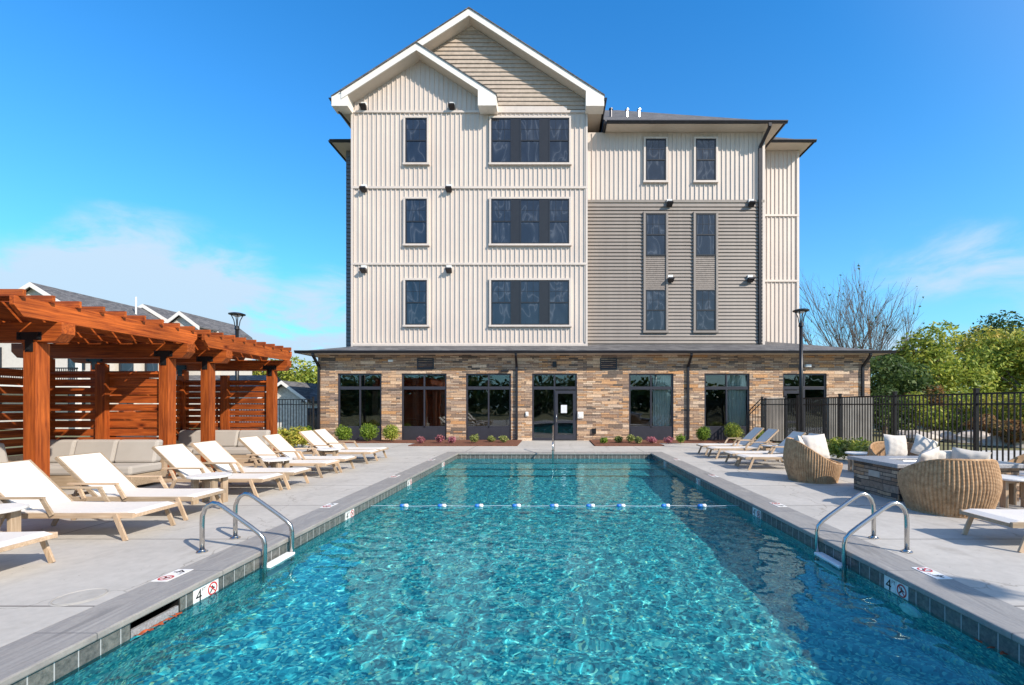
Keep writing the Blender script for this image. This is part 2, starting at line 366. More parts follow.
def tile_mat():
    m, t, p = base_mat('slate_waterline_tile', .25); co = coords(t, jitter=False)
    b = brick(t, planar(t, co), .152, .4, .004, 0.); n = noise(t, co, 22, 6, .7)
    c = ramp(t, n, [(.3, (.06, .065, .062)), (.7, (.19, .19, .175))])
    c = mixc(t, .6, c, ramp(t, b.outputs[0], [(0, (.75, .75, .78)), (1, (1.25, 1.25, 1.22))]), 'MULTIPLY')
    c = mixc(t, b.outputs[1], c, (.45, .46, .46)); t.links.new(c, p.inputs['Base Color']); return m
M['tile'] = tile_mat()
def plaster_mat():
    m, t, p = base_mat('pebble_plaster', .6); co = coords(t, jitter=False)
    v = nd(t, 'ShaderNodeTexVoronoi'); v.inputs['Scale'].default_value = 42.; t.links.new(co, v.inputs['Vector'])
    sp = nd(t, 'ShaderNodeSeparateColor'); t.links.new(v.outputs['Color'], sp.inputs[0])
    c = ramp(t, sp.outputs[0], [(0, (.012, .13, .19)), (.3, (.03, .26, .33)), (.6, (.07, .38, .43)), (.85, (.16, .53, .53)), (.95, (.42, .70, .60)), (1, (.55, .55, .34))])
    t.links.new(c, p.inputs['Base Color']); return m
M['plaster'] = plaster_mat()

# ================================================================== SETTING
PXI, PXO = 3.23, 3.66         # pool inner half-width, coping outer half-width
PY0, PY1 = 1.0, 15.3          # near / far water edge
CY0, CY1 = PY0 - .43, PY1 + .43
WZ = -.18
def structure(name, mb, mat, **k): return tag(mb.build(name, mat, **k), kind='structure')
g = MB(); BIG = 900
for x0, x1, y0, y1 in ((-BIG, -PXO, -BIG, BIG), (PXO, BIG, -BIG, BIG), (-PXO, PXO, -BIG, CY0), (-PXO, PXO, CY1, BIG)):
    g.add([(x0, y0, -.06), (x1, y0, -.06), (x1, y1, -.06), (x0, y1, -.06)], [(0, 1, 2, 3)])
structure('ground', g, M['grass'])
g = MB()
for x0, x1, y0, y1 in ((-14, -PXO, -6, 17.9), (PXO, 9.35, -6, 17.9), (-PXO, PXO, -6, CY0), (-PXO, PXO, CY1, 17.9), (-1.45, 1.55, 17.9, 20.7), (-14, -5.7, 17.9, 19.3), (4.3, 9.35, 17.9, 19.3)):
    g.box(x0, x1, y0, y1, -.055, 0)
structure('pavement', g, M['deck'])
pool = thing('swimming_pool', 'rectangular in-ground swimming pool with grey stone coping and turquoise water', 'swimming pool', (0, 8.1, 0)); PO = (0, 8.1, 0)
g = MB()
g.box(-PXO, -PXI + .03, CY0, CY1, -.05, .004); g.box(PXI - .03, PXO, CY0, CY1, -.05, .004)
g.box(-PXI + .03, PXI - .03, PY1 - .03, CY1, -.05, .004); g.box(-PXI + .03, PXI - .03, CY0, PY0 + .03, -.05, .004)
g.build('coping', M['coping'], pool, origin=PO, bevel=.012)
# waterline tiles (left wall is broken by the skimmer mouth)
SK0, SK1 = 3.50, 3.97
g = MB()
g.box(-PXI - .1, -PXI, PY0, SK0, -.25, -.052); g.box(-PXI - .1, -PXI, SK1, PY1, -.25, -.052)
g.box(PXI, PXI + .1, PY0, PY1, -.25, -.052); g.box(-PXI, PXI, PY1, PY1 + .1, -.25, -.052); g.box(-PXI, PXI, PY0 - .1, PY0, -.25, -.052)
g.build('waterline_tile', M['tile'], pool, origin=PO)
# basin: floor profile along y, with two shallow steps at the far end
FZ = -1.07
pts = [(PY0, FZ), (9.0, FZ + .03), (12.2, -.98), (12.2, -.76), (13.2, -.76), (13.2, -.52), (14.2, -.50), (14.2, -.26), (PY1, -.26)]
g = MB()
for (ya, za), (yb, zb) in zip(pts, pts[1:]):
    g.add([(-PXI, ya, za), (PXI, ya, za), (PXI, yb, zb), (-PXI, yb, zb)], [(0, 1, 2, 3)])
for sx in (-1, 1):
    for (ya, za), (yb, zb) in zip(pts, pts[1:]):
        if yb > ya: g.add([(sx * PXI, ya, -.25), (sx * PXI, yb, -.25), (sx * PXI, yb, zb), (sx * PXI, ya, za)], [(0, 1, 2, 3) if sx < 0 else (3, 2, 1, 0)])
g.add([(-PXI, PY0, FZ), (PXI, PY0, FZ), (PXI, PY0, -.25), (-PXI, PY0, -.25)], [(3, 2, 1, 0)])
basin = g.build('basin', M['plaster'], pool, origin=PO)
g = MB()
for y_, z_ in ((12.2, -.76), (13.2, -.52), (14.2, -.26)):
    g = MB(); g.box(-PXI + .02, PXI - .02, y_ - .012, y_ + .06, z_ - .10, z_ + .006); g.build('step_edge', M['tile'], pool, origin=PO)
# water: a closed body; ripples glint on top, absorption inside
def water_mat():
    m = bpy.data.materials.new('pool_water'); m.use_nodes = True; t = m.node_tree; t.nodes.clear()
    gg = nd(t, 'ShaderNodeBsdfGlass'); gg.inputs['Roughness'].default_value = 0; gg.inputs['IOR'].default_value = 1.33; gg.inputs['Color'].default_value = (.62, .96, .98, 1)
    o = nd(t, 'ShaderNodeOutputMaterial'); t.links.new(gg.outputs[0], o.inputs[0]); return m
def water_mesh():
    nx, ny = 560, 1230; rw = np.random.default_rng(3)
    X, Y = np.meshgrid(np.linspace(-PXI - .004, PXI + .004, nx), np.linspace(PY0 - .004, PY1 + .004, ny)); Z = np.zeros_like(X)
    for k in range(100):
        lam = .065 * (6.0 ** rw.random()); a = rw.random() * 2 * math.pi; amp = .0029 * lam ** 1.9 * (.5 + rw.random())
        Z += amp * np.sin(2 * math.pi / lam * (X * math.cos(a) + Y * math.sin(a)) + rw.random() * 6.28)
    Z[0, :] = Z[-1, :] = 0; Z[:, 0] = Z[:, -1] = 0; zb = -1.42; n0 = nx * ny
    vs = np.stack([X.ravel(), Y.ravel(), WZ + Z.ravel()], 1)
    vs = np.concatenate([vs, [(X[0, 0], Y[0, 0], zb), (X[0, -1], Y[0, 0], zb), (X[0, -1], Y[-1, 0], zb), (X[0, 0], Y[-1, 0], zb)]])
    idx = np.arange(n0).reshape(ny, nx)
    q = np.stack([idx[:-1, :-1].ravel(), idx[:-1, 1:].ravel(), idx[1:, 1:].ravel(), idx[1:, :-1].ravel()], 1)
    ext = [[n0 + 3, n0 + 2, n0 + 1, n0], idx[0, ::-1].tolist() + [n0, n0 + 1], idx[::-1, -1].tolist() + [n0 + 1, n0 + 2], idx[-1, :].tolist() + [n0 + 2, n0 + 3], idx[:, 0].tolist() + [n0 + 3, n0]]
    loops = np.concatenate([q.ravel()] + [np.array(e) for e in ext]); tot = np.concatenate([np.full(len(q), 4), [len(e) for e in ext]]); st = np.concatenate([[0], np.cumsum(tot)[:-1]])
    me = bpy.data.meshes.new('water'); me.vertices.add(len(vs)); me.vertices.foreach_set('co', vs.ravel()); me.loops.add(len(loops)); me.loops.foreach_set('vertex_index', loops)
    me.polygons.add(len(tot)); me.polygons.foreach_set('loop_start', st); me.polygons.foreach_set('loop_total', tot); me.update(calc_edges=True)
    sm = [True] * len(q) + [False] * 5; me.polygons.foreach_set('use_smooth', sm); me.materials.append(water_mat())
    o = bpy.data.objects.new('water', me); COL.objects.link(o); return tag(o, kind='structure')
water = water_mesh()
water.cycles.is_caustics_caster = True; basin.cycles.is_caustics_receiver = True; sl.cycles.is_caustics_light = True

# planting beds, path beyond the fence
g = MB(); g.box(-5.7, -1.47, 17.92, 20.66, -.05, .035); g.box(1.57, 4.28, 17.92, 20.66, -.05, .035)
g.box(-10.6, -5.72, 19.32, 20.66, -.05, .03); g.box(4.3, 9.3, 19.32, 20.66, -.05, .03)
structure('soil', g, M['mulch'])
g = MB(); g.box(9.9, 40, 9.0, 16.5, -.055, -.03)
structure('path', g, concrete_mat('pale_path', (.55, .53, .50), 0))

# ================================================================== APARTMENT BUILDING
B0 = (1.5, 20.7, 0)
bld = thing('apartment_building', 'four storey apartment building with cream board siding, front gable and stone faced ground floor', 'building', B0)
def part(mb, name, mat, parent=bld, **k): return mb.build(name, mat, parent, origin=B0, **k)
# --- ground floor stone wall with real openings
YS = 20.7; sc = F / YS
def gx(px): return (px - VX) / sc
def gz(py): return H + (VY - py) / sc
holes = [(337.5, 381.5), (401.4, 446.5), (465.8, 511), (532, 577), (629, 673.5), (704.4, 749.6), (783, 826.6)]
HT = gz(373.4); SX0, SX1 = gx(318), 14.2
g = MB(); xs = SX0; 
for a, b in holes:
    g.box(xs, gx(a), YS, YS + .3, 0, HT); xs = gx(b)
g.box(xs, SX1, YS, YS + .3, 0, HT); g.box(SX0, SX1, YS, YS + .3, HT, 3.86)
g.box(SX0, SX0 + .3, YS + .3, 36, 0, 3.86); g.box(SX1 - .3, SX1, YS + .3, 36, 0, 3.86); g.box(SX0, SX1, 36, 36.3, 0, 3.86)
part(g, 'stone_wall', M['stone'])
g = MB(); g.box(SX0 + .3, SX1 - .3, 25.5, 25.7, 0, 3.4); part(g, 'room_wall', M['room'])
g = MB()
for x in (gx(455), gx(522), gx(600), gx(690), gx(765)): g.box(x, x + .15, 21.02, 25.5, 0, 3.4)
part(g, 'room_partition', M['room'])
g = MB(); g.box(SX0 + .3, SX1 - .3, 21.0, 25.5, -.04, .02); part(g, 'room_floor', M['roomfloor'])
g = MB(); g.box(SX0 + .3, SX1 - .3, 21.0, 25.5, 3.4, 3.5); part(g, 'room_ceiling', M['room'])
def storefront(a, b, door=False):
    x0, x1 = gx(a), gx(b); w = .055; y0, y1 = YS + .05, YS + .15; xm = (x0 + x1) / 2; zt = HT
    zb = 0.0 if door else gz(428); ztr = gz(388)
    f = MB()
    f.box(x0, x0 + w * 1.4, y0, y1, 0, zt); f.box(x1 - w * 1.4, x1, y0, y1, 0, zt); f.box(x0 + w * 1.4, x1 - w * 1.4, y0, y1, zt - w * 1.3, zt)
    f.box(x0 + w * 1.4, x1 - w * 1.4, y0, y1, ztr - .07, ztr + .07)
    f.box(xm - w * .6, xm + w * .6, y0, y1, zb, ztr - .07); f.box(xm - w * .6, xm + w * .6, y0, y1, ztr + .07, zt - w * 1.3)
    if not door: f.box(x0 + w * 1.4, x1 - w * 1.4, y0, y1, zb, zb + .08)
    fo = part(f, 'window' if not door else 'entrance', M['frame_store'], bevel=.004)
    p = MB(); p.box(x0 + w, x1 - w, YS + .095, YS + .105, zb + .02, zt - .03); p.build('pane', M['glass'], fo, origin=B0)
    if not door:
        q = MB(); q.box(x0 + w * 1.4, x1 - w * 1.4, YS + .04, YS + .16, 0.02, zb); q.build('kick_panel', M['frame_store'], fo, origin=B0)
    return fo, x0, x1
fos = []
for i, (a, b) in enumerate(holes):
    fos.append(storefront(a, b, i in (3, 6)))
# entrance door leaf (right half), sidelight bars, notice, handle
def door_leaf(fo, xa, xb, bar_z):
    d = MB(); zt = gz(390.5); y0, y1 = YS + .02, YS + .085; w = .13
    d.box(xa, xa + w, y0, y1, .03, zt); d.box(xb - w, xb, y0, y1, .03, zt); d.box(xa + w, xb - w, y0, y1, zt - .14, zt); d.box(xa + w, xb - w, y0, y1, .03, .26)
    d.box(xa + w, xb - w, y0, y1, bar_z, bar_z + .09)
    dd = d.build('door', M['frame_store'], fo, origin=B0, bevel=.004)
    h = MB(); h.tube([(xa + .07, y0 - .0, .82), (xa + .07, y0 - .06, .82), (xa + .07, y0 - .06, 1.2), (xa + .07, y0, 1.2)], .014, 8)
    h.build('handle', M['rail_steel'], fo, origin=B0, smooth=True)
fo, x0, x1 = fos[3]; xm = (x0 + x1) / 2
door_leaf(fo, xm + .02, x1 - .05, gz(423))
s_ = MB(); s_.box(x0 + .08, xm - .04, YS + .06, YS + .14, gz(423), gz(423) + .06); s_.box(x0 + .08, xm - .04, YS + .06, YS + .14, 0, .12); s_.build('sidelight_bar', M['frame_store'], fo, origin=B0)
s_ = MB(); s_.box(gx(561), gx(567), YS + .07, YS + .08, gz(413), gz(405)); s_.build('notice', M['paper'], fo, origin=B0)
fo, x0, x1 = fos[6]; door_leaf(fo, x0 + .05, (x0 + x1) / 2 - .02, gz(423))
# curtains
def curtain(px0, px1, zb, zt, mat, folds=7):
    x0, x1 = gx(px0), gx(px1); n = 60; g = MB(); top = []; 
    vs = []
    for k in range(n + 1):
        x = x0 + (x1 - x0) * k / n; y = YS + .24 + .05 * math.sin(2 * math.pi * folds * k / n) + .015 * math.sin(17.3 * k / n)
        vs += [(x, y, zb), (x, y, zt), (x, y + .012, zb), (x, y + .012, zt)]
    fs = []
    for k in range(n):
        a = 4 * k; fs += [(a, a + 4, a + 5, a + 1), (a + 2, a + 3, a + 7, a + 6)]
    g.add(vs, fs); part(g, 'curtain', mat, smooth=True)
curtain(654, 672, .5, HT - .05, M['curtain']); curtain(729, 748, .5, HT - .05, M['curtain'])
curtain(411, 417, .5, HT - .1, M['browncurtain'], 3); curtain(431, 436, .5, HT - .1, M['browncurtain'], 3); curtain(370, 376, .5, HT - .1, M['browncurtain'], 3); curtain(439, 444, .5, HT - .1, M['browncurtain'], 2)
# lounge furniture glimpsed inside: simple cabinet counters
# vents
for a, b, c, d in ((417.2, 434, 358.3, 369.5), (600, 617, 358.3, 370)):
    x0, x1, z1, z0 = gx(a), gx(b), gz(c), gz(d); v_ = MB()
    v_.box(x0, x0 + .05, YS - .03, YS + .0, z0, z1); v_.box(x1 - .05, x1, YS - .03, YS, z0, z1); v_.box(x0 + .05, x1 - .05, YS - .03, YS, z1 - .05, z1); v_.box(x0 + .05, x1 - .05, YS - .03, YS, z0, z0 + .05)
    vo_ = part(v_, 'vent', M['frame_blk']); sl_ = MB(); k = 5
    for i in range(k):
        z = z0 + .05 + (z1 - z0 - .1) * i / k; sl_.hexa([(x0 + .05, YS - .028, z), (x1 - .05, YS - .028, z), (x1 - .05, YS - .004, z + .05), (x0 + .05, YS - .004, z + .05), (x0 + .05, YS - .028, z + .012), (x1 - .05, YS - .028, z + .012), (x1 - .05, YS - .004, z + .062), (x0 + .05, YS - .004, z + .062)])
    sl_.build('louvre', M['frame_store'], vo_, origin=B0)
# lower roof: shallow hip skirt
EX0, EX1, EY = -11.22, 14.77, 20.13; ZE = 3.96
g = MB(); t_ = 4.4
lo = [(EX0, EY, ZE), (EX1, EY, ZE), (EX1, 37, ZE), (EX0, 37, ZE)]
hi = [(EX0 + t_, EY + t_, ZE + .25 * t_), (EX1 - t_, EY + t_, ZE + .25 * t_), (EX1 - t_, 37 - t_, ZE + .25 * t_), (EX0 + t_, 37 - t_, ZE + .25 * t_)]
g.hexa([(x, y, z - .06) for x, y, z in lo] + hi) if False else g.add(lo + hi, [(0, 1, 5, 4), (1, 2, 6, 5), (2, 3, 7, 6), (3, 0, 4, 7), (4, 5, 6, 7), (3, 2, 1, 0)])
part(g, 'lower_roof', M['shingle'])
g = MB(); g.box(EX0 + .02, EX1 - .02, EY + .02, YS, 3.862, 3.9); g.box(EX0 + .02, SX0, YS, 36.9, 3.862, 3.9); g.box(SX1, EX1 - .02, YS, 36.9, 3.862, 3.9)
part(g, 'lower_soffit', M['soffit'])
def gutter(mb, a, b, side):  # K-style profile swept from a to b; side = outward unit xy
    a, b = Vector(a), Vector(b); s = Vector((*side, 0)); P = [(0, 0), (.07, 0), (.09, .05), (.12, .08), (.12, .12), (0, .12)]
    mb.prism([a + s * p[0] + Vector((0, 0, p[1])) for p in P], b - a)
g = MB(); gutter(g, (EX0 - .12, EY, ZE - .10), (EX1 + .12, EY, ZE - .10), (0, -1)); gutter(g, (EX1, EY, ZE - .10), (EX1, 37, ZE - .10), (1, 0)); gutter(g, (EX0, EY, ZE - .10), (EX0, 37, ZE - .10), (-1, 0))
part(g, 'lower_gutter', M['bronze'])
def downspout(x, ysoff, ywall, z0, z1, w=.10, elbow=.45):
    g = MB(); pts_ = [(x, ysoff + .05, z1), (x, ysoff + .05, z1 - .10), (x, ywall - .06, z1 - .10 - elbow), (x, ywall - .06, z0)]
    for a, b in zip(pts_, pts_[1:]): g.beam(a, b, w, w * .8, (0, 1, 0) if abs(a[2] - b[2]) > .2 else (0, 0, 1))
    part(g, 'downspout', M['bronze'])
for px in (319.5, 516.8, 687.8, 862): downspout(gx(px), EY - .05, YS, 0.05, ZE - .08)
# small fittings on the stone wall
def fitting(px, py, w, h, d, mat, name):
    g = MB(); x, z = gx(px), gz(py); g.box(x - w / 2, x + w / 2, YS - d, YS, z - h / 2, z + h / 2); g.box(x - w * .35, x + w * .35, YS - d - .02, YS - d, z - h * .3, z + h * .2); part(g, name, mat, bevel=.004)
fitting(580.5, 415, .26, .30, .07, M['white'], 'card_reader'); fitting(527, 414, .13, .2, .06, M['tilewhite'], 'door_switch')
fitting(594, 431, .18, .24, .08, M['black'], 'outlet_box'); fitting(554.5, 364.5, .18, .24, .1, M['black'], 'wall_light'); fitting(391, 361, .2, .1, .1, M['tilewhite'], 'camera_dome'); fitting(505, 371, .35, .07, .2, M['bronze'], 'wall_light')
fitting(807, 366, .24, .12, .15, M['tilewhite'], 'camera_dome')
# board-formed concrete base at the right end
g = MB(); zc = gz(397.5)
g.box(gx(765), gx(783) - .01, YS - .15, YS - .003, 0, zc); part(g, 'concrete_base', M['boardform']); g = MB(); g.box(gx(826.6) + .01, SX1 + .0, YS - .15, YS - .003, 0, zc)
part(g, 'concrete_base', M['boardform'])

# --- upper blocks
def bb_wall(g, x0, x1, z0, z1, y, pitch=.22, zt=None):
    """thin ribs standing on the wall plane; zt(x) clips the top"""
    n = int((x1 - x0) / pitch); off = ((x1 - x0) - n * pitch) / 2
    for i in range(n + 1):
        x = x0 + off + i * pitch
        for dx in ((-.016, .03),):
            top = z1 if zt is None else min(z1, zt(x))
            if top - z0 > .05: g.box(x + dx[0], x + dx[1] - .012, y - .042, y + .005, z0, top)
def lap_wall(g, x0, x1, z0, z1, y, pitch=.2, clip=None, d=.062):
    n = int(round((z1 - z0) / pitch)); 
    for i in range(n):
        a, b = z0 + i * pitch, min(z1, z0 + (i + 1) * pitch); xa, xb = x0, x1; xc, xd = x0, x1
        if clip:
            xa, xb = clip(a); xc, xd = clip(b)
            if xb - xa < .1: break
            if xd < xc: xc = xd = (xa + xb) / 2
        g.add([(xa, y - d, a), (xb, y - d, a), (xd, y - .006, b), (xc, y - .006, b), (xb, y + .01, a), (xa, y + .01, a)], [(0, 1, 2, 3), (5, 4, 1, 0)])
GX0, GX1, GY = -9.68, 1.55, 22.0; GB = 4.37; APX, APZ, SL = -3.98, 20.06, .645
# cores
g = MB(); g.box(GX0, GX1, GY, 34, 4.2, 15.6)
g.prism([(GX0, GY, 15.6), (GX1, GY, 15.6), (GX1, GY, APZ - .34 - SL * abs(GX1 - APX)), (APX, GY, APZ - .34), (GX0, GY, APZ - .34 - SL * abs(GX0 - APX))], (0, 12, 0))
part(g, 'gable_block_wall', M['beige'])
g = MB(); bb_wall(g, GX0 + .08, GX1 - .08, GB + .25, 15.55, GY)
SAX, SAZ = -6.41, 18.40; SUBR = -4.31
bb_wall(g, GX0 + .15, SUBR + 1.2, 15.65, 19, GY, zt=lambda x: SAZ - .36 - SL * abs(x - SAX))
part(g, 'board_and_batten', M['beige_trim'])
g = MB()
for z in (GB + .1, 8.34, 11.98, 15.6): g.box(GX0 - .02, GX1 + .02, GY - .075, GY + .01, z - .05, z + .05)
g.box(GX0 - .03, GX0 + .07, GY - .068, GY + .02, GB, 15.55); g.box(GX1 - .07, GX1 + .03, GY - .068, GY + .02, GB, 15.55)
g.box(gx(0) * 0 + PX(497, GY), PX(567, GY), GY - .06, GY + .01, PZ(111, GY), PZ(107, GY))
part(g, 'band_trim', M['beige_trim'])
# shake triangle in the main gable
def tri_clip(z):
    d = (APZ - .36 - z) / SL; return (max(APX - d, SUBR - 2.1 + 0), min(APX + d, GX1 - .1))
g = MB()
def shake_clip(z):
    d = (APZ - .36 - z) / SL; lo_ = APX - d
    sub = SAX + (SAZ - .2 - z) / SL        # right slope of the lower gable
    return (max(lo_, sub if z < SAZ else lo_), APX + d)
lap_wall(g, 0, 0, 15.72, 19.6, GY, .2, shake_clip, .05)
part(g, 'shake_gable', M['tan'])
# roofs: shingles, fascia, soffit
def gable_roof(ax, az, xl, xr, yf, yb, yw, tag_=''):
    r_ = MB(); fa = MB(); sf = MB()
    for xe, sgn in ((xl, -1), (xr, 1)):
        ze = az - SL * abs(xe - ax)
        r_.prism([(ax, yf - .04, az), (ax, yf - .04, az + .045), (xe + sgn * .04, yf - .04, ze + .02), (xe + sgn * .04, yf - .04, ze - .03)], (0, yb - yf, 0))
        fa.prism([(ax, yf, az - .002), (ax, yf, az - .33), (xe, yf, ze - .33), (xe, yf, ze - .002)], (0, .05, 0))
        sf.prism([(ax, yf + .05, az - .30), (ax, yf + .05, az - .33), (xe, yf + .05, ze - .33), (xe, yf + .05, ze - .30)], (0, yw - yf - .05, 0))
    return r_, fa, sf
YF = 21.4
r_, fa, sf = gable_roof(APX, APZ, -10.35, 2.30, YF, 35, GY)
part(r_, 'gable_roof', M['shingle']); part(fa, 'gable_fascia', M['white']); part(sf, 'gable_soffit', M['soffit'])
r_, fa, sf = gable_roof(SAX, SAZ, -9.9, -2.72, YF - .06, GY - .02, GY)
part(r_, 'lower_gable_roof', M['shingle']); part(fa, 'lower_gable_fascia', M['white']); part(sf, 'lower_gable_soffit', M['soffit'])
g = MB()
for xa, xb, yf in ((-10.36, -9.62, YF - .03), (1.46, 2.31, YF - .03), (-3.55, -2.70, YF - .09)):
    zl = 15.45 if xa > -4 or xa < -9 else 15.5
    if xa < -9: P = [(xa, yf, 15.50), (xb, yf, 15.50), (xb, yf, 16.15), (xb - .1, yf, 16.12), (xa, yf, 15.93)]
    else: P = [(xa, yf, 15.50), (xb, yf, 15.50), (xb, yf, 15.93), (xa + .1, yf, 16.35), (xa, yf, 16.2)]
    if -4 < xa < 0: P = [(x, y, z - .02) for x, y, z in P]
    g = MB(); g.prism(P, (0, GY - yf - .02, 0)); part(g, 'cornice_return', M['white'])
g = MB(); g.box(-10.3, GX0 - .02, GY, 34.5, 15.55, 15.6); part(g, 'eave_soffit', M['soffit']); g = MB(); g.box(GX1 + .02, 2.26, GY, 34.5, 15.55, 15.6)
part(g, 'eave_soffit', M['soffit'])
g = MB(); gutter(g, (2.32, YF - .05, 15.75), (2.32, 35, 15.75), (1, 0)); gutter(g, (-10.37, YF - .05, 15.75), (-10.37, 35, 15.75), (-1, 0))
g.beam((-10.43, YF + .1, 15.75), (-9.76, GY + .5, 15.0), .09, .07)
part(g, 'upper_gutter', M['bronze'])
# right block
RX1, RY = 10.3, 22.6; RS = 11.6
g = MB(); g.box(GX1, RX1, RY, 34, 4.2, 14.99); part(g, 'right_block_wall', M['beige'])
g = MB(); bb_wall(g, GX1 + .05, RX1 - .05, RS + .06, 14.95, RY); part(g, 'board_and_batten', M['beige_trim'])
g = MB(); lap_wall(g, GX1 + .02, RX1 - .08, 4.45, RS - .05, RY, .172); part(g, 'lap_siding', M['greige'])
g = MB(); g.box(GX1, RX1, RY - .06, RY + .01, RS - .06, RS + .06); part(g, 'belt_trim', M['greige'])
g = MB(); g.box(RX1 - .1, RX1 + .02, RY - .05, RY + .04, 4.4, 14.99); part(g, 'corner_trim', M['beige_trim'])
def hip_roof(x0, x1, y0, y1, z, s, t, name, open_left=False):
    g = MB(); tl = 0 if open_left else t
    a = [(x0, y0, z), (x1, y0, z), (x1, y1, z), (x0, y1, z)]; b = [(x0 + tl, y0 + t, z + s * t), (x1 - t, y0 + t, z + s * t), (x1 - t, y1 - t, z + s * t), (x0 + tl, y1 - t, z + s * t)]
    g.add(a + b, [(0, 1, 5, 4), (1, 2, 6, 5), (2, 3, 7, 6), (3, 0, 4, 7), (4, 5, 6, 7), (3, 2, 1, 0)]); part(g, name, M['shingle'])
    g = MB(); g.box(x0 + .03, x1 - .03, y0 + .03, y1 - .03, z - .06, z - .006); part(g, name.replace('roof', 'soffit'), M['soffit'])
    g = MB(); gutter(g, (x0, y0, z - .10), (x1 + .12, y0, z - .10), (0, -1)); gutter(g, (x1, y0, z - .10), (x1, y1, z - .10), (1, 0)); gutter(g, (x0, y0, z - .10), (x0, y1, z - .10), (-1, 0)); part(g, name.replace('roof', 'gutter'), M['bronze'])
hip_roof(2.47, 10.93, 21.86, 35.86, 15.06, .72, 6.95, 'hip_roof', True)
# right and left wings
g = MB(); g.box(RX1, 12.97, 24.5, 34, 4.2, 15.15); part(g, 'right_wing_wall', M['beige'])
g = MB(); bb_wall(g, RX1 + .3, 12.92, 4.4, 15.1, 24.5); part(g, 'board_and_batten', M['beige_trim'])
g = MB()
for z in (8.2, 11.68): g.box(RX1, 13.0, 24.42, 24.51, z - .05, z + .05)
g.box(12.88, 13.0, 24.43, 24.52, 4.3, 15.1)
part(g, 'band_trim', M['beige_trim'])
g = MB(); g.box(-11.1, GX0, 24.5, 34, 4.2, 15.15); part(g, 'left_wing_wall', M['navy_side'])
g = MB(); lap_wall(g, -11.08, GX0, 4.4, 15.0, 24.5, .2); part(g, 'lap_siding', M['navy_side'])
hip_roof(-11.55, 13.34, 23.7, 35.2, 15.22, .72, 5.0, 'wing_roof')
# long downspout on the right block corner
g = MB(); xd = PX(760.5, 22.45)
pts_ = [(xd + .15, 21.8, 14.96), (xd + .15, 21.8, 14.80), (xd, RY - .08, 14.2), (xd, RY - .08, 4.6)]
for a, b in zip(pts_, pts_[1:]): g.beam(a, b, .14, .11, (0, 1, 0))
part(g, 'downspout', M['bronze'])
# roof vent pipes
for px, h_ in ((611, .36), (627, .32), (639, .32)):
    g = MB(); y = 24.5; x = PX(px, y); z = 15.06 + .72 * (y - 21.86); g.cyl((x, y, z - .1), (x, y, z + h_), .08 if px < 615 else .06, n=10); g.cyl((x, y, z + h_), (x, y, z + h_ + .06), .11, n=10)
    part(g, 'vent_pipe', M['frame_store'] if px < 615 else M['rail_steel'])
# --- upper windows
def up_window(pxl, pxr, pyt, pyb, Y, lites=1, trim=True, trim_mat='beige_trim'):
    x0, x1, z1, z0 = PX(pxl, Y), PX(pxr, Y), PZ(pyt, Y), PZ(pyb, Y)
    f = MB(); w = .06; y0, y1 = Y - .115, Y + .01
    n = lites; mull = .38; lw = ((x1 - x0) - mull * (n - 1)) / n
    cells = [(x0 + i * (lw + mull), x0 + i * (lw + mull) + lw) for i in range(n)]
    for i in range(n - 1): f.box(cells[i][1], cells[i + 1][0], y0 + .012, y1, z0, z1)
    zm = (z0 + z1) / 2
    for a, b in cells:
        f.box(a, a + w, y0, y1, z0, z1); f.box(b - w, b, y0, y1, z0, z1); f.box(a + w, b - w, y0, y1, z1 - w, z1); f.box(a + w, b - w, y0, y1, z0, z0 + w)
        f.box(a + w, b - w, y0 + .01, y1, zm - .03, zm + .03)
    fo = part(f, 'window', M['frame_blk'])
    for a, b in cells:
        p = MB(); gr = MB()
        p.box(a + w, b - w, Y - .078, Y - .066, z0 + w, zm - .03); p2 = MB(); p2.box(a + w, b - w, Y - .092, Y - .080, zm + .03, z1 - w)
        for k in (1, 2):
            xg = a + w + (b - a - 2 * w) * k / 3; gr.box(xg - .008, xg + .008, Y - .099, Y - .093, zm + .03, z1 - w)
        zg = (zm + z1) / 2; gr.box(a + w, b - w, Y - .0995, Y - .0935, zg - .008, zg + .008)
        p.build('pane', M['pane'], fo, origin=B0); p2.build('pane', M['pane'], fo, origin=B0); gr.build('grille', M['frame_blk'], fo, origin=B0)
    if trim:
        t_ = MB(); k = .085; ya = Y - .13
        t_.box(x0 - k, x0, ya, Y, z0, z1); t_.box(x1, x1 + k, ya, Y, z0, z1); t_.box(x0 - k, x1 + k, ya - .004, Y, z1, z1 + k); t_.box(x0 - k - .03, x1 + k + .03, ya - .02, Y, z0 - k, z0)
        t_.build('trim', M[trim_mat], fo, origin=B0)
    return x0, x1, z0, z1
for pt, pb in ((119.3, 164), (199.8, 244.6), (280.7, 325.3)):
    up_window(406, 427.6, pt, pb, GY); up_window(491.4, 569.2, pt, pb, GY, 3)
for a, b in ((645.2, 665.6), (695, 715.3)):
    up_window(a, b, 140, 181.7, RY)
    x0, x1, z0, _ = up_window(a, b, 214.3, 256.4, RY, trim=False); _, _, z3, z2 = up_window(a, b, 290.2, 331, RY, trim=False)
    g = MB(); lap_wall(g, x0, x1, z2, z0, RY - .06, .1, d=.03); part(g, 'infill_panel', M['taupe_dark'])
    ztop = PZ(214.3, RY)
    g = MB(); g.box(x0 - .10, x0, RY - .13, RY, z3, ztop); g.box(x1, x1 + .10, RY - .13, RY, z3, ztop); g.box(x0 - .1, x1 + .1, RY - .134, RY, ztop, ztop + .1); g.box(x0 - .12, x1 + .12, RY - .14, RY, z3 - .1, z3)
    part(g, 'window_column_trim', M['greige'])
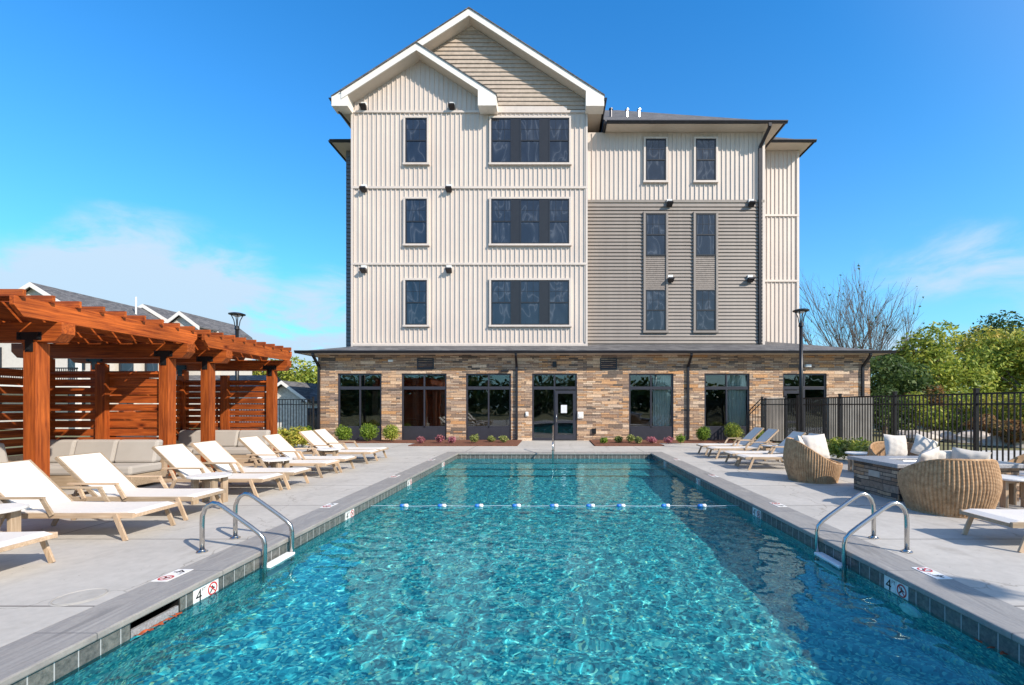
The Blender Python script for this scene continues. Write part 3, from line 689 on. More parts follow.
def wall_light(px, py, Y):
    x, z = PX(px, Y), PZ(py, Y); g = MB(); g.box(x - .12, x + .12, Y - .10, Y, z + .02, z + .20)
    o = part(g, 'wall_light', M['tilewhite']); h = MB()
    h.hexa([(x - .15, Y - .30, z - .03), (x + .15, Y - .30, z - .03), (x + .13, Y - .05, z - .16), (x - .13, Y - .05, z - .16), (x - .13, Y - .26, z + .05), (x + .13, Y - .26, z + .05), (x + .13, Y - .06, z + .05), (x - .13, Y - .06, z + .05)])
    h.build('lamp_head', M['bronze'], o, origin=B0)
for p in ((364.5, 189.5), (449.5, 189.5), (364.5, 270), (449.5, 270), (364.5, 107.5), (452.4, 107.5)): wall_light(*p, GY - .02)
for p in ((669, 204), (750.5, 204), (670, 279.5), (749.5, 279.5)): wall_light(*p, RY - .04)

# ================================================================== PERGOLAS
def make_pergola():
    o = thing('pergola', 'x', 'pergola', (0, 0, 0), 0, 'stained cedar pergolas along the deck')
    X0, X1 = -8.06, -10.6; D = 2.42
    for x in (X0, X1):
        for y in (0.1, D + .1):
            g = MB(); g.box(x - .1, x + .1, y - .1, y + .1, 0, 2.57); g.build('post', M['cedar_z'], o, bevel=.006)
            b = MB(); yy_ = y - .108; b.box(x - .19, x + .19, yy_, yy_ + .007, 2.60, 2.72); b.box(x - .06, x + .06, yy_ - .002, yy_ + .007, 2.42, 2.60)
            for bx, bz in ((-.15, 2.69), (-.15, 2.63), (.15, 2.69), (.15, 2.63), (0, 2.46)): b.cyl((x + bx, yy_ - .022, bz), (x + bx, yy_, bz), .018, n=6)
            b.build('bracket', M['black'], o)
    for y in (.1, D + .1):
        g = MB(); xa, xb = -7.56, -11.2
        g.prism([(xa, y - .1, 2.87), (xa, y - .1, 2.70), (xa - .12, y - .1, 2.575), (xb + .12, y - .1, 2.575), (xb, y - .1, 2.70), (xb, y - .1, 2.87)], (0, .2, 0))
        g.build('cross_beam', M['cedar_x'], o, bevel=.005)
    for k in range(6):
        x = -7.66 - k * .66; g = MB(); ya, yb = -.57, D + .34
        g.prism([(x - .035, ya, 3.15), (x - .035, ya, 3.02), (x - .035, ya + .12, 2.872), (x - .035, yb - .12, 2.872), (x - .035, yb, 3.02), (x - .035, yb, 3.15)], (.07, 0, 0))
        g.build('rafter', M['cedar_y'], o, bevel=.004)
    for k in range(9):
        y = -.50 + k * .387; g = MB(); g.box(-11.15, -7.56, y - .022, y + .022, 3.151, 3.25); g.build('purlin', M['cedar_x'], o)
        if k < 8: g = MB(); g.box(-11.12, -7.72, y + .08, y + .307, 3.152, 3.172); g.build('lath', M['cedar_x'], o)
    # slatted screens: far side and back
    for nm, along in (('slat_screen', 'x'), ('back_screen', 'y')):
        g = MB(); k = 0; z = .10
        while z < 2.2:
            if along == 'x': g.box(X1 + .1, X0 - .1, D + .09, D + .115, z, z + .142)
            else: g.box(X1 - .03, X1 - .005, .2, D, z, z + .142)
            z += .172
        g.build(nm, M['cedar_x' if along == 'x' else 'cedar_y'], o)
    g = MB(); g.box(-9.45, -9.25, D - .02, D + .085, 0, 2.44); g.build('screen_post', M['cedar_z'], o)
    g = MB(); g.box(X1 + .1, X0 - .1, D + .02, D + .16, 2.24, 2.28); g.build('screen_cap', M['cedar_x'], o)
    return o
perg = make_pergola()
perg.location = (0, 7.06, 0)
perg['label'] = 'middle cedar pergola, its slatted screen half sunlit behind the long grey sofa'
dup(perg, 'cedar pergola nearest the building, beside the black fence and dark lamp post', (0, 10.60, 0))
dup(perg, 'cedar pergola closest to the viewer, only its roof beams showing at the left edge', (0, 3.52, 0))

def make_sofa():
    o = thing('outdoor_sofa', 'x', 'sofa', (0, 0, 0), 0, 'grey cushioned sofas under the pergolas')
    g = MB(); g.box(-10.45, -7.95, -.82, -.02, .06, .27); g.box(-10.45, -9.65, -2.15, -.84, .06, .27); g.build('base', M['teak_x'], o, bevel=.01)
    g = MB(); g.box(-10.45, -7.95, -.10, -.02, .27, .62); g.box(-10.45, -10.37, -2.15, -.12, .27, .62); g.build('back_frame', M['teak_x'], o)
    n = 3; w = (2.5 - .0) / n
    for k in range(n):
        x = -10.45 + k * w; g = MB(); g.box(x + .01, x + w - .01, -.84, -.12, .275, .45); c = g.build('seat_cushion', M['cushion'], o, bevel=.045)
        g = MB(); g.hexa([(x + .01, -.34, .452), (x + w - .01, -.34, .452), (x + w - .01, -.14, .452), (x + .01, -.14, .452), (x + .01, -.24, .90), (x + w - .01, -.24, .90), (x + w - .01, -.08, .90), (x + .01, -.08, .90)])
        g.build('back_cushion', M['cushion'], o, bevel=.045)
    for k in range(2):
        y = -2.15 + k * .64; g = MB(); g.box(-10.37, -9.66, y + .01, y + .63, .275, .45); g.build('seat_cushion', M['cushion'], o, bevel=.045)
        g = MB(); g.hexa([(-10.35, y + .01, .452), (-10.15, y + .01, .452), (-10.15, y + .63, .452), (-10.35, y + .63, .452), (-10.41, y + .01, .9), (-10.25, y + .01, .9), (-10.25, y + .63, .9), (-10.41, y + .63, .9)])
        g.build('back_cushion', M['cushion'], o, bevel=.045)
    return o
sofa = make_sofa(); sofa.location = (0, 9.47, 0); sofa['label'] = 'grey L shaped sofa with wooden base under the middle pergola'
dup(sofa, 'grey sofa under the far pergola, seen between its two front posts', (0, 13.02, 0))

# ================================================================== LOUNGERS
def make_lounger():
    o = thing('sun_lounger', 'x', 'sun lounger')
    Wd = .63; h = Wd / 2
    g = MB()
    for y in (-h, h):
        g.beam((.10, y, .29), (-1.9, y, .29), .032, .06)
    for x in (.085, -.55, -1.88): g.beam((x, -h + .016, .285), (x, h - .016, .285), .045, .04)
    g.build('frame', M['teak_x'], o, bevel=.003)
    for y in (-h, h):
        s = 1 if y > 0 else -1
        for xt, xb, zt in ((-.10, .03, .27), (-1.40, -1.56, .27)):
            g = MB(); g.beam((xt, y + s * .028, zt + .04), (xb, y + s * .028, 0.0), .024, .055, (1, 0, 0)); g.build('leg', M['teak_z'], o, bevel=.003)
        g = MB(); g.beam((-.93, y + s * .03, .505), (-1.62, y + s * .03, .505), .05, .024); g.beam((-.95, y + s * .03, .50), (-.83, y + s * .03, .30), .024, .05, (1, 0, 0)); g.beam((-1.5, y + s * .03, .50), (-1.40, y + s * .03, .30), .024, .05, (1, 0, 0))
        g.build('armrest', M['teak_x'], o, bevel=.003)
    n = 14; vs = []
    g = MB()
    for k in range(n):   # the seat dips a little and curls down at the foot
        def P(t):
            x = .09 - t * 1.36; z = .335 - .012 * math.sin(math.pi * t) - (.03 * (1 - t / .07) ** 2 if t < .07 else 0); return x, z
        (xa, za), (xb, zb) = P(k / n), P((k + 1) / n)
        g.hexa([(xa, -h + .015, za - .012), (xb, -h + .015, zb - .012), (xb, h - .015, zb - .012), (xa, h - .015, za - .012), (xa, -h + .015, za), (xb, -h + .015, zb), (xb, h - .015, zb), (xa, h - .015, za)][::1])
    g.build('seat', M['sling'], o)
    bx, bz, ex, ez = -1.27, .335, -1.83, .875
    g = MB(); g.beam((bx, 0, bz), (ex, 0, ez), Wd - .05, .016, (0, 0, 1)); g.build('backrest', M['sling'], o, bevel=.004)
    g = MB()
    for y in (-h + .012, h - .012): g.beam((bx, y, bz - .02), (ex - .01, y, ez - .01), .026, .045)
    g.beam((ex, -h + .02, ez - .01), (ex, h - .02, ez - .01), .03, .03)
    g.build('back_frame', M['teak_x'], o)
    g = MB()
    for y in (-.2, .2): g.beam((-1.58, y, .60), (-1.70, y, .29), .02, .03)
    g.build('back_support', M['teak_x'], o)
    return o
lg = make_lounger(); GL = 'white slung loungers on the left of the pool'; GR = 'white slung loungers on the right deck'
left = [(5.76, 'white lounger in the foreground left, directly before the round table at the left edge'),
        (6.72, 'second full lounger from the front, before the nearest visible cedar post'),
        (8.28, 'left lounger just behind the round white table by the pool ladder'),
        (9.06, 'left lounger in front of the narrow gap between the two pergolas'),
        (10.42, 'left lounger beyond the third round table, in front of the far pergola sofa'),
        (11.22, 'left lounger whose raised back stands before the last cedar post by the black fence'),
        (12.82, 'left lounger next to last before the stone building, before the black fence'),
        (13.60, 'last lounger on the left side, nearest the round shrubs and stone wall')]
lg['group'] = GL; lg['label'] = 'nearest left lounger, only its foot end and one leg inside the frame'; lg.location = (-5.12, 4.32, 0)
jit = [.02, -.03, -.05, .04, -.02, .03, .0, -.03]
for (y, lb), j in zip(left, jit): dup(lg, lb, (-5.10 + j, y, 0), R(j * 20))
for (y, lb) in ((14.87, 'farthest lounger on the right deck, next to the round shrub and stone wall'), (13.9, 'right lounger with shaded grey back, second from the stone wall'),
                (12.45, 'right lounger second from the wicker chair, behind the nearest of the row of four'), (11.62, 'right lounger directly beside the left wicker tub chair'), (5.33, 'lone lounger at the right edge in front of the big wicker chair')):
    c = dup(lg, lb, (4.79 if y > 6 else 5.08, y, 0), math.pi); c['group'] = GR
    if y > 6:
        for ch in c.children: pass

def make_table():
    o = thing('side_table', 'x', 'side table', group='round white side tables')
    g = MB(); g.lathe([(.27, .425), (.30, .432), (.305, .445), (.30, .46), (.285, .465)], n=40); g.build('tabletop', M['tabletop'], o, smooth=False)
    for s in (-1, 1):
        g = MB(); g.beam((s * .17, -.10, .0), (s * .17, -.10, .425), .05, .10, (0, 1, 0)); g.build('leg', M['teak_z'], o, bevel=.004)
        g = MB(); g.beam((s * .17, .10, .0), (s * .17, .10, .425), .05, .10, (0, 1, 0)); g.build('leg', M['teak_z'], o, bevel=.004)
    g = MB(); g.box(-.145, .145, -.03, .03, .36, .42); g.build('stretcher', M['teak_x'], o)
    return o
tb = make_table(); tb.location = (-6.22, 5.05, 0); tb['label'] = 'round side table cut by the left edge, between the two nearest loungers'
for x, y, lb in ((-5.62, 7.5, 'round white side table just beyond the left pool ladder, between loungers'), (-5.9, 9.75, 'round white side table in front of the far pergola post, third along the left side'),
                 (-5.9, 12.02, 'farthest left round side table, before the black fence'), (6.2, 13.18, 'small round table between the loungers on the right deck'),
                 (7.2, 7.3, 'round side table with slab legs right of the big wicker chair'), (7.3, 11.0, 'round white side table behind the stone fire pit')):
    dup(tb, lb, (x, y, 0), R(random.uniform(-20, 20)))

# ================================================================== WICKER CHAIRS, FIRE PIT
def wicker_mat():
    m, t, p = base_mat('woven_wicker', .6); co = coords(t, jitter=False)
    s_ = nd(t, 'ShaderNodeSeparateXYZ'); t.links.new(co, s_.inputs[0])
    zz = math_(t, 'SINE', math_(t, 'MULTIPLY', s_.outputs[2], 330.))
    n = noise(t, co, 12, 5, .7); n2 = noise(t, co, 60, 3)
    c = ramp(t, n, [(.25, (.27, .15, .065)), (.5, (.50, .30, .15)), (.75, (.66, .45, .26))])
    c = mixc(t, .5, c, ramp(t, math_(t, 'ADD', math_(t, 'MULTIPLY', zz, .3), n2), [(.2, (.5, .45, .4)), (.7, (1.15, 1.15, 1.15))]), 'MULTIPLY')
    t.links.new(c, p.inputs['Base Color']); t.links.new(bump(t, zz, .6, .006), p.inputs['Normal']); return m
M['wicker'] = wicker_mat()
def wicker_chair(label, loc, facing, Rx, back, front, openw=False):
    o = thing('wicker_chair', label, 'armchair', loc, facing, 'round wicker tub chairs around the fire pit')
    n = 288; k = 22; ribs = 72
    def hgt(t):
        s = .5 - .5 * math.cos(t); s = s * s * (3 - 2 * s) ; return front + (back - front) * s     # t=0 is the open side
    def rad(z): 
        q = z / back; return Rx * (.84 + .20 * math.sin(min(1, q * 1.5) * math.pi / 2) - .30 * max(0, q - .5) ** 1.5)
    vs = []
    for i in range(k + 1):
        for j in range(n):
            t = 2 * math.pi * j / n; z = hgt(t) * i / k
            r = rad(z) * (1 + .030 * abs(math.sin(t * ribs / 2)))
            vs.append((r * math.cos(t), r * math.sin(t), z + .01))
    for i in range(k + 1):
        for j in range(n):
            t = 2 * math.pi * j / n; z = hgt(t) * i / k; r = rad(z) - .03; vs.append((r * math.cos(t), r * math.sin(t), z + .01))
    o2 = (k + 1) * n; fs = []
    for i in range(k):
        for j in range(n):
            a, b = i * n + j, i * n + (j + 1) % n
            fs += [(a, b, b + n, a + n), (o2 + a + n, o2 + b + n, o2 + b, o2 + a)]
    for j in range(n): a, b = k * n + j, k * n + (j + 1) % n; fs.append((a, b, o2 + b, o2 + a))
    g = MB(); g.add(vs, fs); g.build('wicker_shell', M['wicker'], o, smooth=False)
    g = MB(); path = [((rad(hgt(t)) - .012) * math.cos(t), (rad(hgt(t)) - .012) * math.sin(t), hgt(t) + .012) for t in [2 * math.pi * j / 96 for j in range(97)]]
    g.tube(path, .022, 8, False); g.build('rim', M['wicker'], o, smooth=True)
    g = MB(); g.lathe([(rad(0) - .05, .0), (rad(0) + .012, .0), (rad(0) + .02, .02), (rad(0), .035)], n=64); g.build('base_ring', M['wicker'], o)
    zc = front - .04; rc = rad(zc) - .045
    g = MB(); g.lathe([(rc - .05, zc - .12), (rc, zc - .08), (rc, zc + .02), (rc - .05, zc + .065), (rc * .5, zc + .085), (.01, zc + .09)], n=48); g.build('seat_cushion', M['pillow'], o, smooth=True)
    return o, zc + .08
def pillow(label, loc, size, rot, group='throw pillows on the wicker chairs'):
    n = 14; vs = []; fs = []
    for s in (1, -1):
        for i in range(n + 1):
            for j in range(n + 1):
                a, b = 2 * i / n - 1, 2 * j / n - 1
                th = (max(0, (1 - a * a) * (1 - b * b))) ** .42 * size * .20
                pin = 1 - .07 * (1 - abs(b)) * abs(a) ** 2 ; pin2 = 1 - .07 * (1 - abs(a)) * abs(b) ** 2
                wr = .008 * math.sin(9 * a + 5 * b) * math.sin(7 * b - 3 * a) * (th > 0)
                vs.append((a * size / 2 * pin, s * th + wr, b * size / 2 * pin2))
    m_ = (n + 1) ** 2
    for i in range(n):
        for j in range(n):
            a = i * (n + 1) + j; fs += [(a, a + n + 1, a + n + 2, a + 1)[::-1], (m_ + a, m_ + a + n + 1, m_ + a + n + 2, m_ + a + 1)]
    g = MB(); g.add(vs, fs); o = g.build('throw_pillow', M['pillow'], smooth=True); o.location = loc; o.rotation_euler = rot
    return tag(o, label, 'pillow', group)
c1, z1 = wicker_chair('wicker tub chair left of the stone fire pit, lit low front open to the right', (5.47, 9.75, 0), R(-22), .53, .86, .37)
pillow('white pillow leaning on the high left rim of the left wicker chair', (5.17, 9.70, .72), .48, (R(-14), R(8), R(68)))
pillow('large square white pillow facing the pool in the left wicker chair', (5.64, 9.92, .70), .54, (R(-16), R(-3), R(8)))
c2, z2 = wicker_chair('large wicker tub chair seen from behind, in front of the fire pit', (5.93, 6.95, 0), R(84), .57, .81, .46)
pillow('white pillow poking over the left rim of the big wicker chair', (5.66, 7.0, .74), .42, (R(24), R(-14), R(20)))
pillow('white pillow poking over the right rim of the big wicker chair', (6.28, 7.0, .72), .46, (R(22), R(8), R(-25)))
pillow('blue grey striped pillow in the middle of the big wicker chair', (5.98, 7.14, .72), .40, (R(18), 0, R(2)))
c3, z3 = wicker_chair('wicker tub chair behind the fire pit, facing the pool, mostly hidden', (7.55, 9.95, 0), R(-100), .62, .74, .36)
pillow('square white pillow left in the chair behind the fire pit', (7.27, 9.80, .72), .50, (R(-12), R(4), R(4)))
pillow('tilted greyish pillow right in the chair behind the fire pit', (7.92, 9.85, .70), .46, (R(-16), R(24), R(-12)))
c4, z4 = wicker_chair('wicker tub chair cut off by the right edge of the view', (8.62, 8.0, 0), R(180), .62, .80, .36)
fp = thing('fire_pit', 'square stone clad fire pit with grey granite top between the wicker chairs', 'fire pit', (6.7, 8.2, 0))
o_ = (6.7, 8.2, 0)
g = MB(); g.box(5.70, 7.70, 7.62, 8.76, 0, .56); g.build('stone_body', M['stone_pit'], fp, origin=o_)
g = MB()
for a in ((5.62, 7.78, 7.54, 7.98), (5.62, 7.78, 8.40, 8.84), (5.62, 6.1, 7.98, 8.40), (7.3, 7.78, 7.98, 8.40)): g.box(*a, .562, .625)
g.build('granite_top', M['granite'], fp, origin=o_, bevel=.006)
g = MB(); g.box(6.11, 7.29, 7.99, 8.39, .565, .59); g.build('burner_tray', M['black'], fp, origin=o_)
g = MB(); g.cyl((6.2, 8.19, .605), (7.2, 8.19, .605), .015, n=8); g.build('burner', M['rail_steel'], fp, origin=o_)
g = MB(); g.box(5.685, 5.70, 8.05, 8.33, .33, .43)
for k in range(4): g.box(5.68, 5.686, 8.07, 8.31, .345 + k * .021, .355 + k * .021)
g.build('vent_grille', M['boulder'], fp, origin=o_)

# ================================================================== POOL FITTINGS
def ladder(label, side, y0):
    o = thing('pool_ladder', label, 'pool ladder', (side * 3.83, y0 + .26, 0), 0, 'steel ladders')
    org = (side * 3.83, y0 + .26, 0); s = side
    path = [(3.83, 0), (3.83, .30), (3.825, .40), (3.80, .47), (3.76, .515), (3.71, .535), (3.66, .525), (3.60, .49), (3.30, .275), (3.21, .205), (3.165, .15), (3.15, .08), (3.15, -.6)]
    for y in (y0, y0 + .52):
        g = MB(); g.tube([(s * a, y, b) for a, b in path], .0235, 14); g.build('handrail', M['rail_steel'], o, origin=org, smooth=True)
        g = MB(); g.lathe([(.055, .002), (.055, .012), (.035, .022), (.03, .03)], (s * 3.83, y, 0), 20); g.build('escutcheon', M['rail_steel'], o, origin=org)
    for z in (-.19, -.47):
        g = MB(); g.box(min(s * 3.10, s * 3.20), max(s * 3.10, s * 3.20), y0 + .02, y0 + .50, z, z + .035); g.build('step', M['floatwhite'], o, origin=org, bevel=.006)
    return o
ladder('steel pool ladder on the left side of the pool', -1, 5.0)
ladder('steel pool ladder on the right side of the pool', 1, 5.0)
hr = thing('grab_rail', 'steel handrail at the far end of the pool in line with the glass door', 'handrail', (-.05, 16.0, 0))
g = MB(); g.tube([(-.05, y, z) for y, z in ((16.0, 0), (16.0, .75), (15.97, .84), (15.9, .88), (15.8, .88), (15.2, .62), (14.75, .42), (14.65, .35), (14.62, .25), (14.62, -.25))], .024, 12); g.build('handrail', M['rail_steel'], hr, origin=(-.05, 16, 0), smooth=True)
g = MB(); g.lathe([(.06, .001), (.06, .014), (.03, .03)], (-.05, 16, 0), 20); g.build('escutcheon', M['rail_steel'], hr, origin=(-.05, 16, 0))
# lane rope with floats
ry = 8.06; rp = thing('lane_rope', 'blue and white float rope across the pool', 'rope', (0, ry, WZ))
g = MB(); n = 40; g.tube([(-3.22 + 6.44 * k / n, ry, WZ + .012 + .004 * math.sin(k)) for k in range(n + 1)], .0035, 6); g.build('rope', M['rope'], rp, origin=(0, ry, WZ))
for k, px in enumerate((404, 442, 479, 516.5, 554, 590.5, 621, 665.6, 702)):
    x = PX(px, ry); z = WZ + .016
    g = MB(); g.tube([(x - .075, ry, z), (x - .07, ry, z), (x - .06, ry, z), (x - .0, ry, z)], [.010, .022, .031, .031], 12); f_ = g.build('float', M['floatblue'], rp, origin=(0, ry, WZ), smooth=True)
    g = MB(); g.tube([(x, ry, z), (x + .06, ry, z), (x + .07, ry, z), (x + .075, ry, z)], [.032, .032, .022, .010], 12); g.build('float_cap', M['floatwhite'], f_, origin=None if False else (0, ry, WZ), smooth=True)
# skimmer
sk = thing('skimmer', 'skimmer opening with fallen leaves in the left pool wall', 'skimmer', (-3.23, 3.73, -.2))
g = MB(); so_ = (-3.23, 3.73, -.2)
g.box(-3.60, -3.23, SK0, SK1, -.26, -.25); g.box(-3.60, -3.58, SK0, SK1, -.25, -.052); g.box(-3.58, -3.235, SK0 + .0, SK0 + .012, -.25, -.052); g.box(-3.58, -3.235, SK1 - .012, SK1, -.25, -.052)
g.build('throat', M['markblack'], sk, origin=so_)
g = MB(); g.hexa([(-3.26, SK0 + .01, -.25), (-3.236, SK0 + .01, -.25), (-3.236, SK1 - .01, -.25), (-3.26, SK1 - .01, -.25), (-3.26, SK0 + .01, -.125), (-3.236, SK0 + .01, -.125), (-3.236, SK1 - .01, -.125), (-3.26, SK1 - .01, -.125)])
g.build('weir_flap', M['granite'], sk, origin=so_)
def leaf(loc, s=.035, label='x'):
    g = MB(); n = 8; vs = [(0, 0, .004)]
    for k in range(n): a = 2 * math.pi * k / n; r = s * (1 + .35 * math.cos(3 * a)); vs.append((r * math.cos(a), r * .7 * math.sin(a), .006 * math.sin(a * 2)))
    g.add(vs, [(0, 1 + k, 1 + (k + 1) % n) for k in range(n)]); o = g.build('fallen_leaf', M['leafy']); o.location = loc; o.rotation_euler = (random.uniform(-.3, .3), random.uniform(-.3, .3), random.uniform(0, 6)); return o
for k in range(9):
    o = leaf((-3.20 + random.uniform(-.01, .02), SK0 + .04 + .047 * k, WZ + .01), random.uniform(.02, .035)); tag(o, 'small reddish dead leaf floating against the skimmer mouth', 'leaf', 'leaves floating at the skimmer')
for x, y, lb in ((3.19, 3.46, 'dark wet leaf at the right waterline'), (3.19, 3.36, 'dark wet leaf at the right waterline'), (3.2, 3.28, 'dark wet leaf at the right waterline')):
    tag(leaf((x, y, WZ + .008), .03), lb, 'leaf', 'leaves at the right waterline')
g = MB(); g.lathe([(.005, .0), (.15, .0), (.16, -.004)], (0, 0, .008), 40, False); g.lathe([(.165, .001), (.17, .006), (.18, .001)], (0, 0, 0), 40, False)
o = g.build('access_cover', plain('cover_grey', (.42, .40, .36), .6)); o.location = (-3.95, 3.83, 0); tag(o, 'round white access cover set flush in the left deck near the skimmer', 'cover')
# pool light
g = MB(); g.tube([(PXI, 4.16, -.40), (PXI - .03, 4.16, -.40), (PXI - .045, 4.16, -.40)], [.12, .11, .07], 24); o = g.build('pool_light', M['floatwhite'], origin=(PXI, 4.16, -.4)); tag(o, 'round underwater lamp on the right pool wall', 'pool light')

# depth markers -----------------------------------------------------
def text_geo(body, size, ox, oy):
    cu = bpy.data.curves.new('t', 'FONT'); cu.body = body; cu.size = size;  cu.resolution_u = 3; ob = bpy.data.objects.new('t', cu); COL.objects.link(ob)
    bpy.context.view_layer.update(); dg = bpy.context.evaluated_depsgraph_get(); me = ob.evaluated_get(dg).to_mesh()
    vs = [(v.co.x + ox, v.co.y + oy, 0) for v in me.vertices]; fs = [tuple(p.vertices) for p in me.polygons]
    ob.evaluated_get(dg).to_mesh_clear(); bpy.data.objects.remove(ob); bpy.data.curves.remove(cu); return vs, fs
T4 = text_geo('4', .155, .022, .02); TF = text_geo('FT', .045, .098, .095)
def marker(label, org, u_, w_):
    """two tiles .152 wide: origin = lower left corner, u_ reading direction, w_ outward normal"""
    u_, w_ = Vector(u_), Vector(w_); v_ = w_.cross(u_)
    o = thing('depth_marker', label, 'pool sign', org, 0, 'pool depth markers')
    mt = Matrix((u_, v_, w_)).transposed()
    def tr(vs, z): return [mt @ Vector((a, b, z)) for a, b, _ in vs]
    def bx(x0, x1, y0, y1, z0, z1): g = MB(); g.box(x0, x1, y0, y1, z0, z1); vs = [mt @ Vector(p) for p in g.v]; return vs, g.f
    g = MB(); g.add(*bx(0, .150, 0, .148, 0, .004)); g.add(*bx(.153, .304, 0, .148, 0, .004)); g.build('tile', M['tilewhite'], o)
    g = MB(); g.add(tr(T4[0], .0055), T4[1]); g.build('numeral', M['markblack'], o); g = MB(); g.add(tr(TF[0], .0055), TF[1]); g.build('lettering', M['markblack'], o); g = MB()
    cx, cy = .2285, .074                                    # little diving figure
    def strip(a, b, w, z):
        a, b = Vector((*a, 0)), Vector((*b, 0)); d = (b - a).normalized(); nn = Vector((-d.y, d.x, 0)) * w / 2
        return [mt @ Vector((p.x, p.y, z)) for p in (a - nn, b - nn, b + nn, a + nn)], [(0, 1, 2, 3)]
    g.add(*strip((cx - .03, cy - .03), (cx + .005, cy + .008), .014, .0055)); g.add(*strip((cx + .002, cy + .005), (cx + .032, cy + .0), .011, .0055)); g.add(*strip((cx - .01, cy + .03), (cx + .01, cy + .006), .011, .0055))
    g.build('figure', M['markblack'], o)
    n = 28; vs = []; 
    for k in range(n):
        a = 2 * math.pi * k / n
        for r in (.047, .060): vs.append(mt @ Vector((cx + r * math.cos(a), cy + r * math.sin(a), .0065)))
    g = MB(); g.add(vs, [(2 * k, 2 * k + 1, 2 * ((k + 1) % n) + 1, 2 * ((k + 1) % n)) for k in range(n)])
    g.add(*strip((cx - .036, cy + .036), (cx + .036, cy - .036), .010, .0075)); g.build('symbol', M['markred'], o)
zt = -.052 - .15
wl = [(4.11, 'nearest of the'), (7.10, 'second nearest of the'), (10.1, 'third of the'), (13.2, 'farthest of the')]
for y, w in wl:
    marker(w + ' depth markers on the left pool wall', (-PXI + .001, y, zt), (0, 1, 0), (1, 0, 0))
    marker(w + ' depth markers on the right pool wall', (PXI - .001, y + .39, zt), (0, -1, 0), (-1, 0, 0))
    marker(w + ' depth markers on the left coping', (-PXO + .012, y + .35, .005), (0, -1, 0), (0, 0, 1))
    marker(w + ' depth markers on the right coping', (PXO - .012, y + .10, .005), (0, 1, 0), (0, 0, 1))

# ================================================================== LAMP POSTS
def make_lamp():
    o = thing('lamp_post', 'x', 'lamp post', group='black lamp posts'); zt = 4.72
    g = MB(); g.cyl((0, 0, .25), (0, 0, zt - .55), .062, .055, 16); g.build('pole', M['black'], o, smooth=True)
    g = MB(); g.lathe([(.13, 0), (.13, .04), (.085, .08), (.08, .26), (.063, .30)], n=20); g.build('base', M['black'], o)
    g = MB(); g.cyl((0, 0, zt - .56), (0, 0, zt - .44), .08, .065, 16)
    for k in range(4):
        a = R(45 + 90 * k); g.tube([(.055 * math.cos(a), .055 * math.sin(a), zt - .46), (.09 * math.cos(a), .09 * math.sin(a), zt - .25), (.17 * math.cos(a), .17 * math.sin(a), zt - .07)], .014, 6)
    g.build('cage', M['black'], o)
    g = MB(); g.lathe([(.05, zt - .085), (.20, zt - .08), (.25, zt - .06), (.25, zt - .03), (.16, zt), (.0001, zt + .01)], n=32); g.build('lamp_head', M['black'], o)
    g = MB(); g.cyl((0, 0, zt - .12), (0, 0, zt - .086), .09, .11, 16); g.build('diffuser', M['tabletop'], o)
    return o
lp = make_lamp(); lp.location = (PX(801, 15), 15, 0); lp['label'] = 'black lamp post on the right in front of the fence and glass door'
dup(lp, 'black lamp post rising behind the far cedar pergola', (PX(237, 15.6), 15.6, 0))
dup(lp, 'black lamp post beside the near right deck, known by its round shadow', (9.12, -.2, 0))

# ================================================================== FENCES
def fence(label, posts, z_of=lambda p: 1.86, name='metal_fence', pitch=.115):
    o = thing(name, label, 'fence', (posts[0][0], posts[0][1], 0)); org = (posts[0][0], posts[0][1], 0)
    for x, y in posts:
        g = MB(); g.box(x - .035, x + .035, y - .035, y + .035, 0, 1.93); g.box(x - .045, x + .045, y - .045, y + .045, 1.93, 1.96); g.build('post', M['black'], o, origin=org)
    for (xa, ya), (xb, yb) in zip(posts, posts[1:]):
        L = math.hypot(xb - xa, yb - ya); n = int(L / pitch); g = MB()
        for z in (.12, 1.62, 1.84):
            g = MB(); g.beam((xa, ya, z), (xb, yb, z), .035, .035); g.build('rail', M['black'], o, origin=org)
        g = MB()
        for k in range(1, n):
            t = k / n; x, y = xa + (xb - xa) * t, ya + (yb - ya) * t; g.box(x - .011, x + .011, y - .011, y + .011, .05, 1.85)
        g.build('picket_panel', M['black'], o, origin=org)
    return o
FX = 9.0
fence('long black metal picket fence running down the right side of the deck', [(FX, y) for y in (2.8, 5.14, 7.48, 9.82, 12.16, 14.5, 16.95)])
fence('black metal gate section and fence end beside the building door', [(FX, 17.02), (FX, 17.9), (FX, 19.95)], name='metal_gate')
fence('black metal fence between the far pergola and the stone building', [(-14.6, 19.9), (-12.5, 19.9), (-10.45, 19.9)])
hrl = thing('stair_railing', 'black sloping stair railing in front of the right window', 'railing', (8.4, 19.97, 0)); ho = (8.4, 19.97, 0)
g = MB()
a, b = (FX - .05, 19.97), (8.35, 19.97)
g.beam((a[0], a[1], 1.86), (b[0], b[1], 1.25), .035, .035); g.build('rail', M['black'], hrl, origin=ho); g = MB(); g.beam((a[0], a[1], 1.68), (b[0], b[1], 1.07), .03, .03); g.build('rail', M['black'], hrl, origin=ho); g = MB(); g.box(8.33, 8.38, 19.95, 20.0, 0, 1.28)
g.build('post', M['black'], hrl, origin=ho); g = MB()
for k in range(1, 6): x = FX - .05 - .115 * k; g.box(x - .009, x + .009, 19.96, 19.98, .04, 1.84 - .94 * (FX - .05 - x))
g.build('picket_panel', M['black'], hrl, origin=ho)

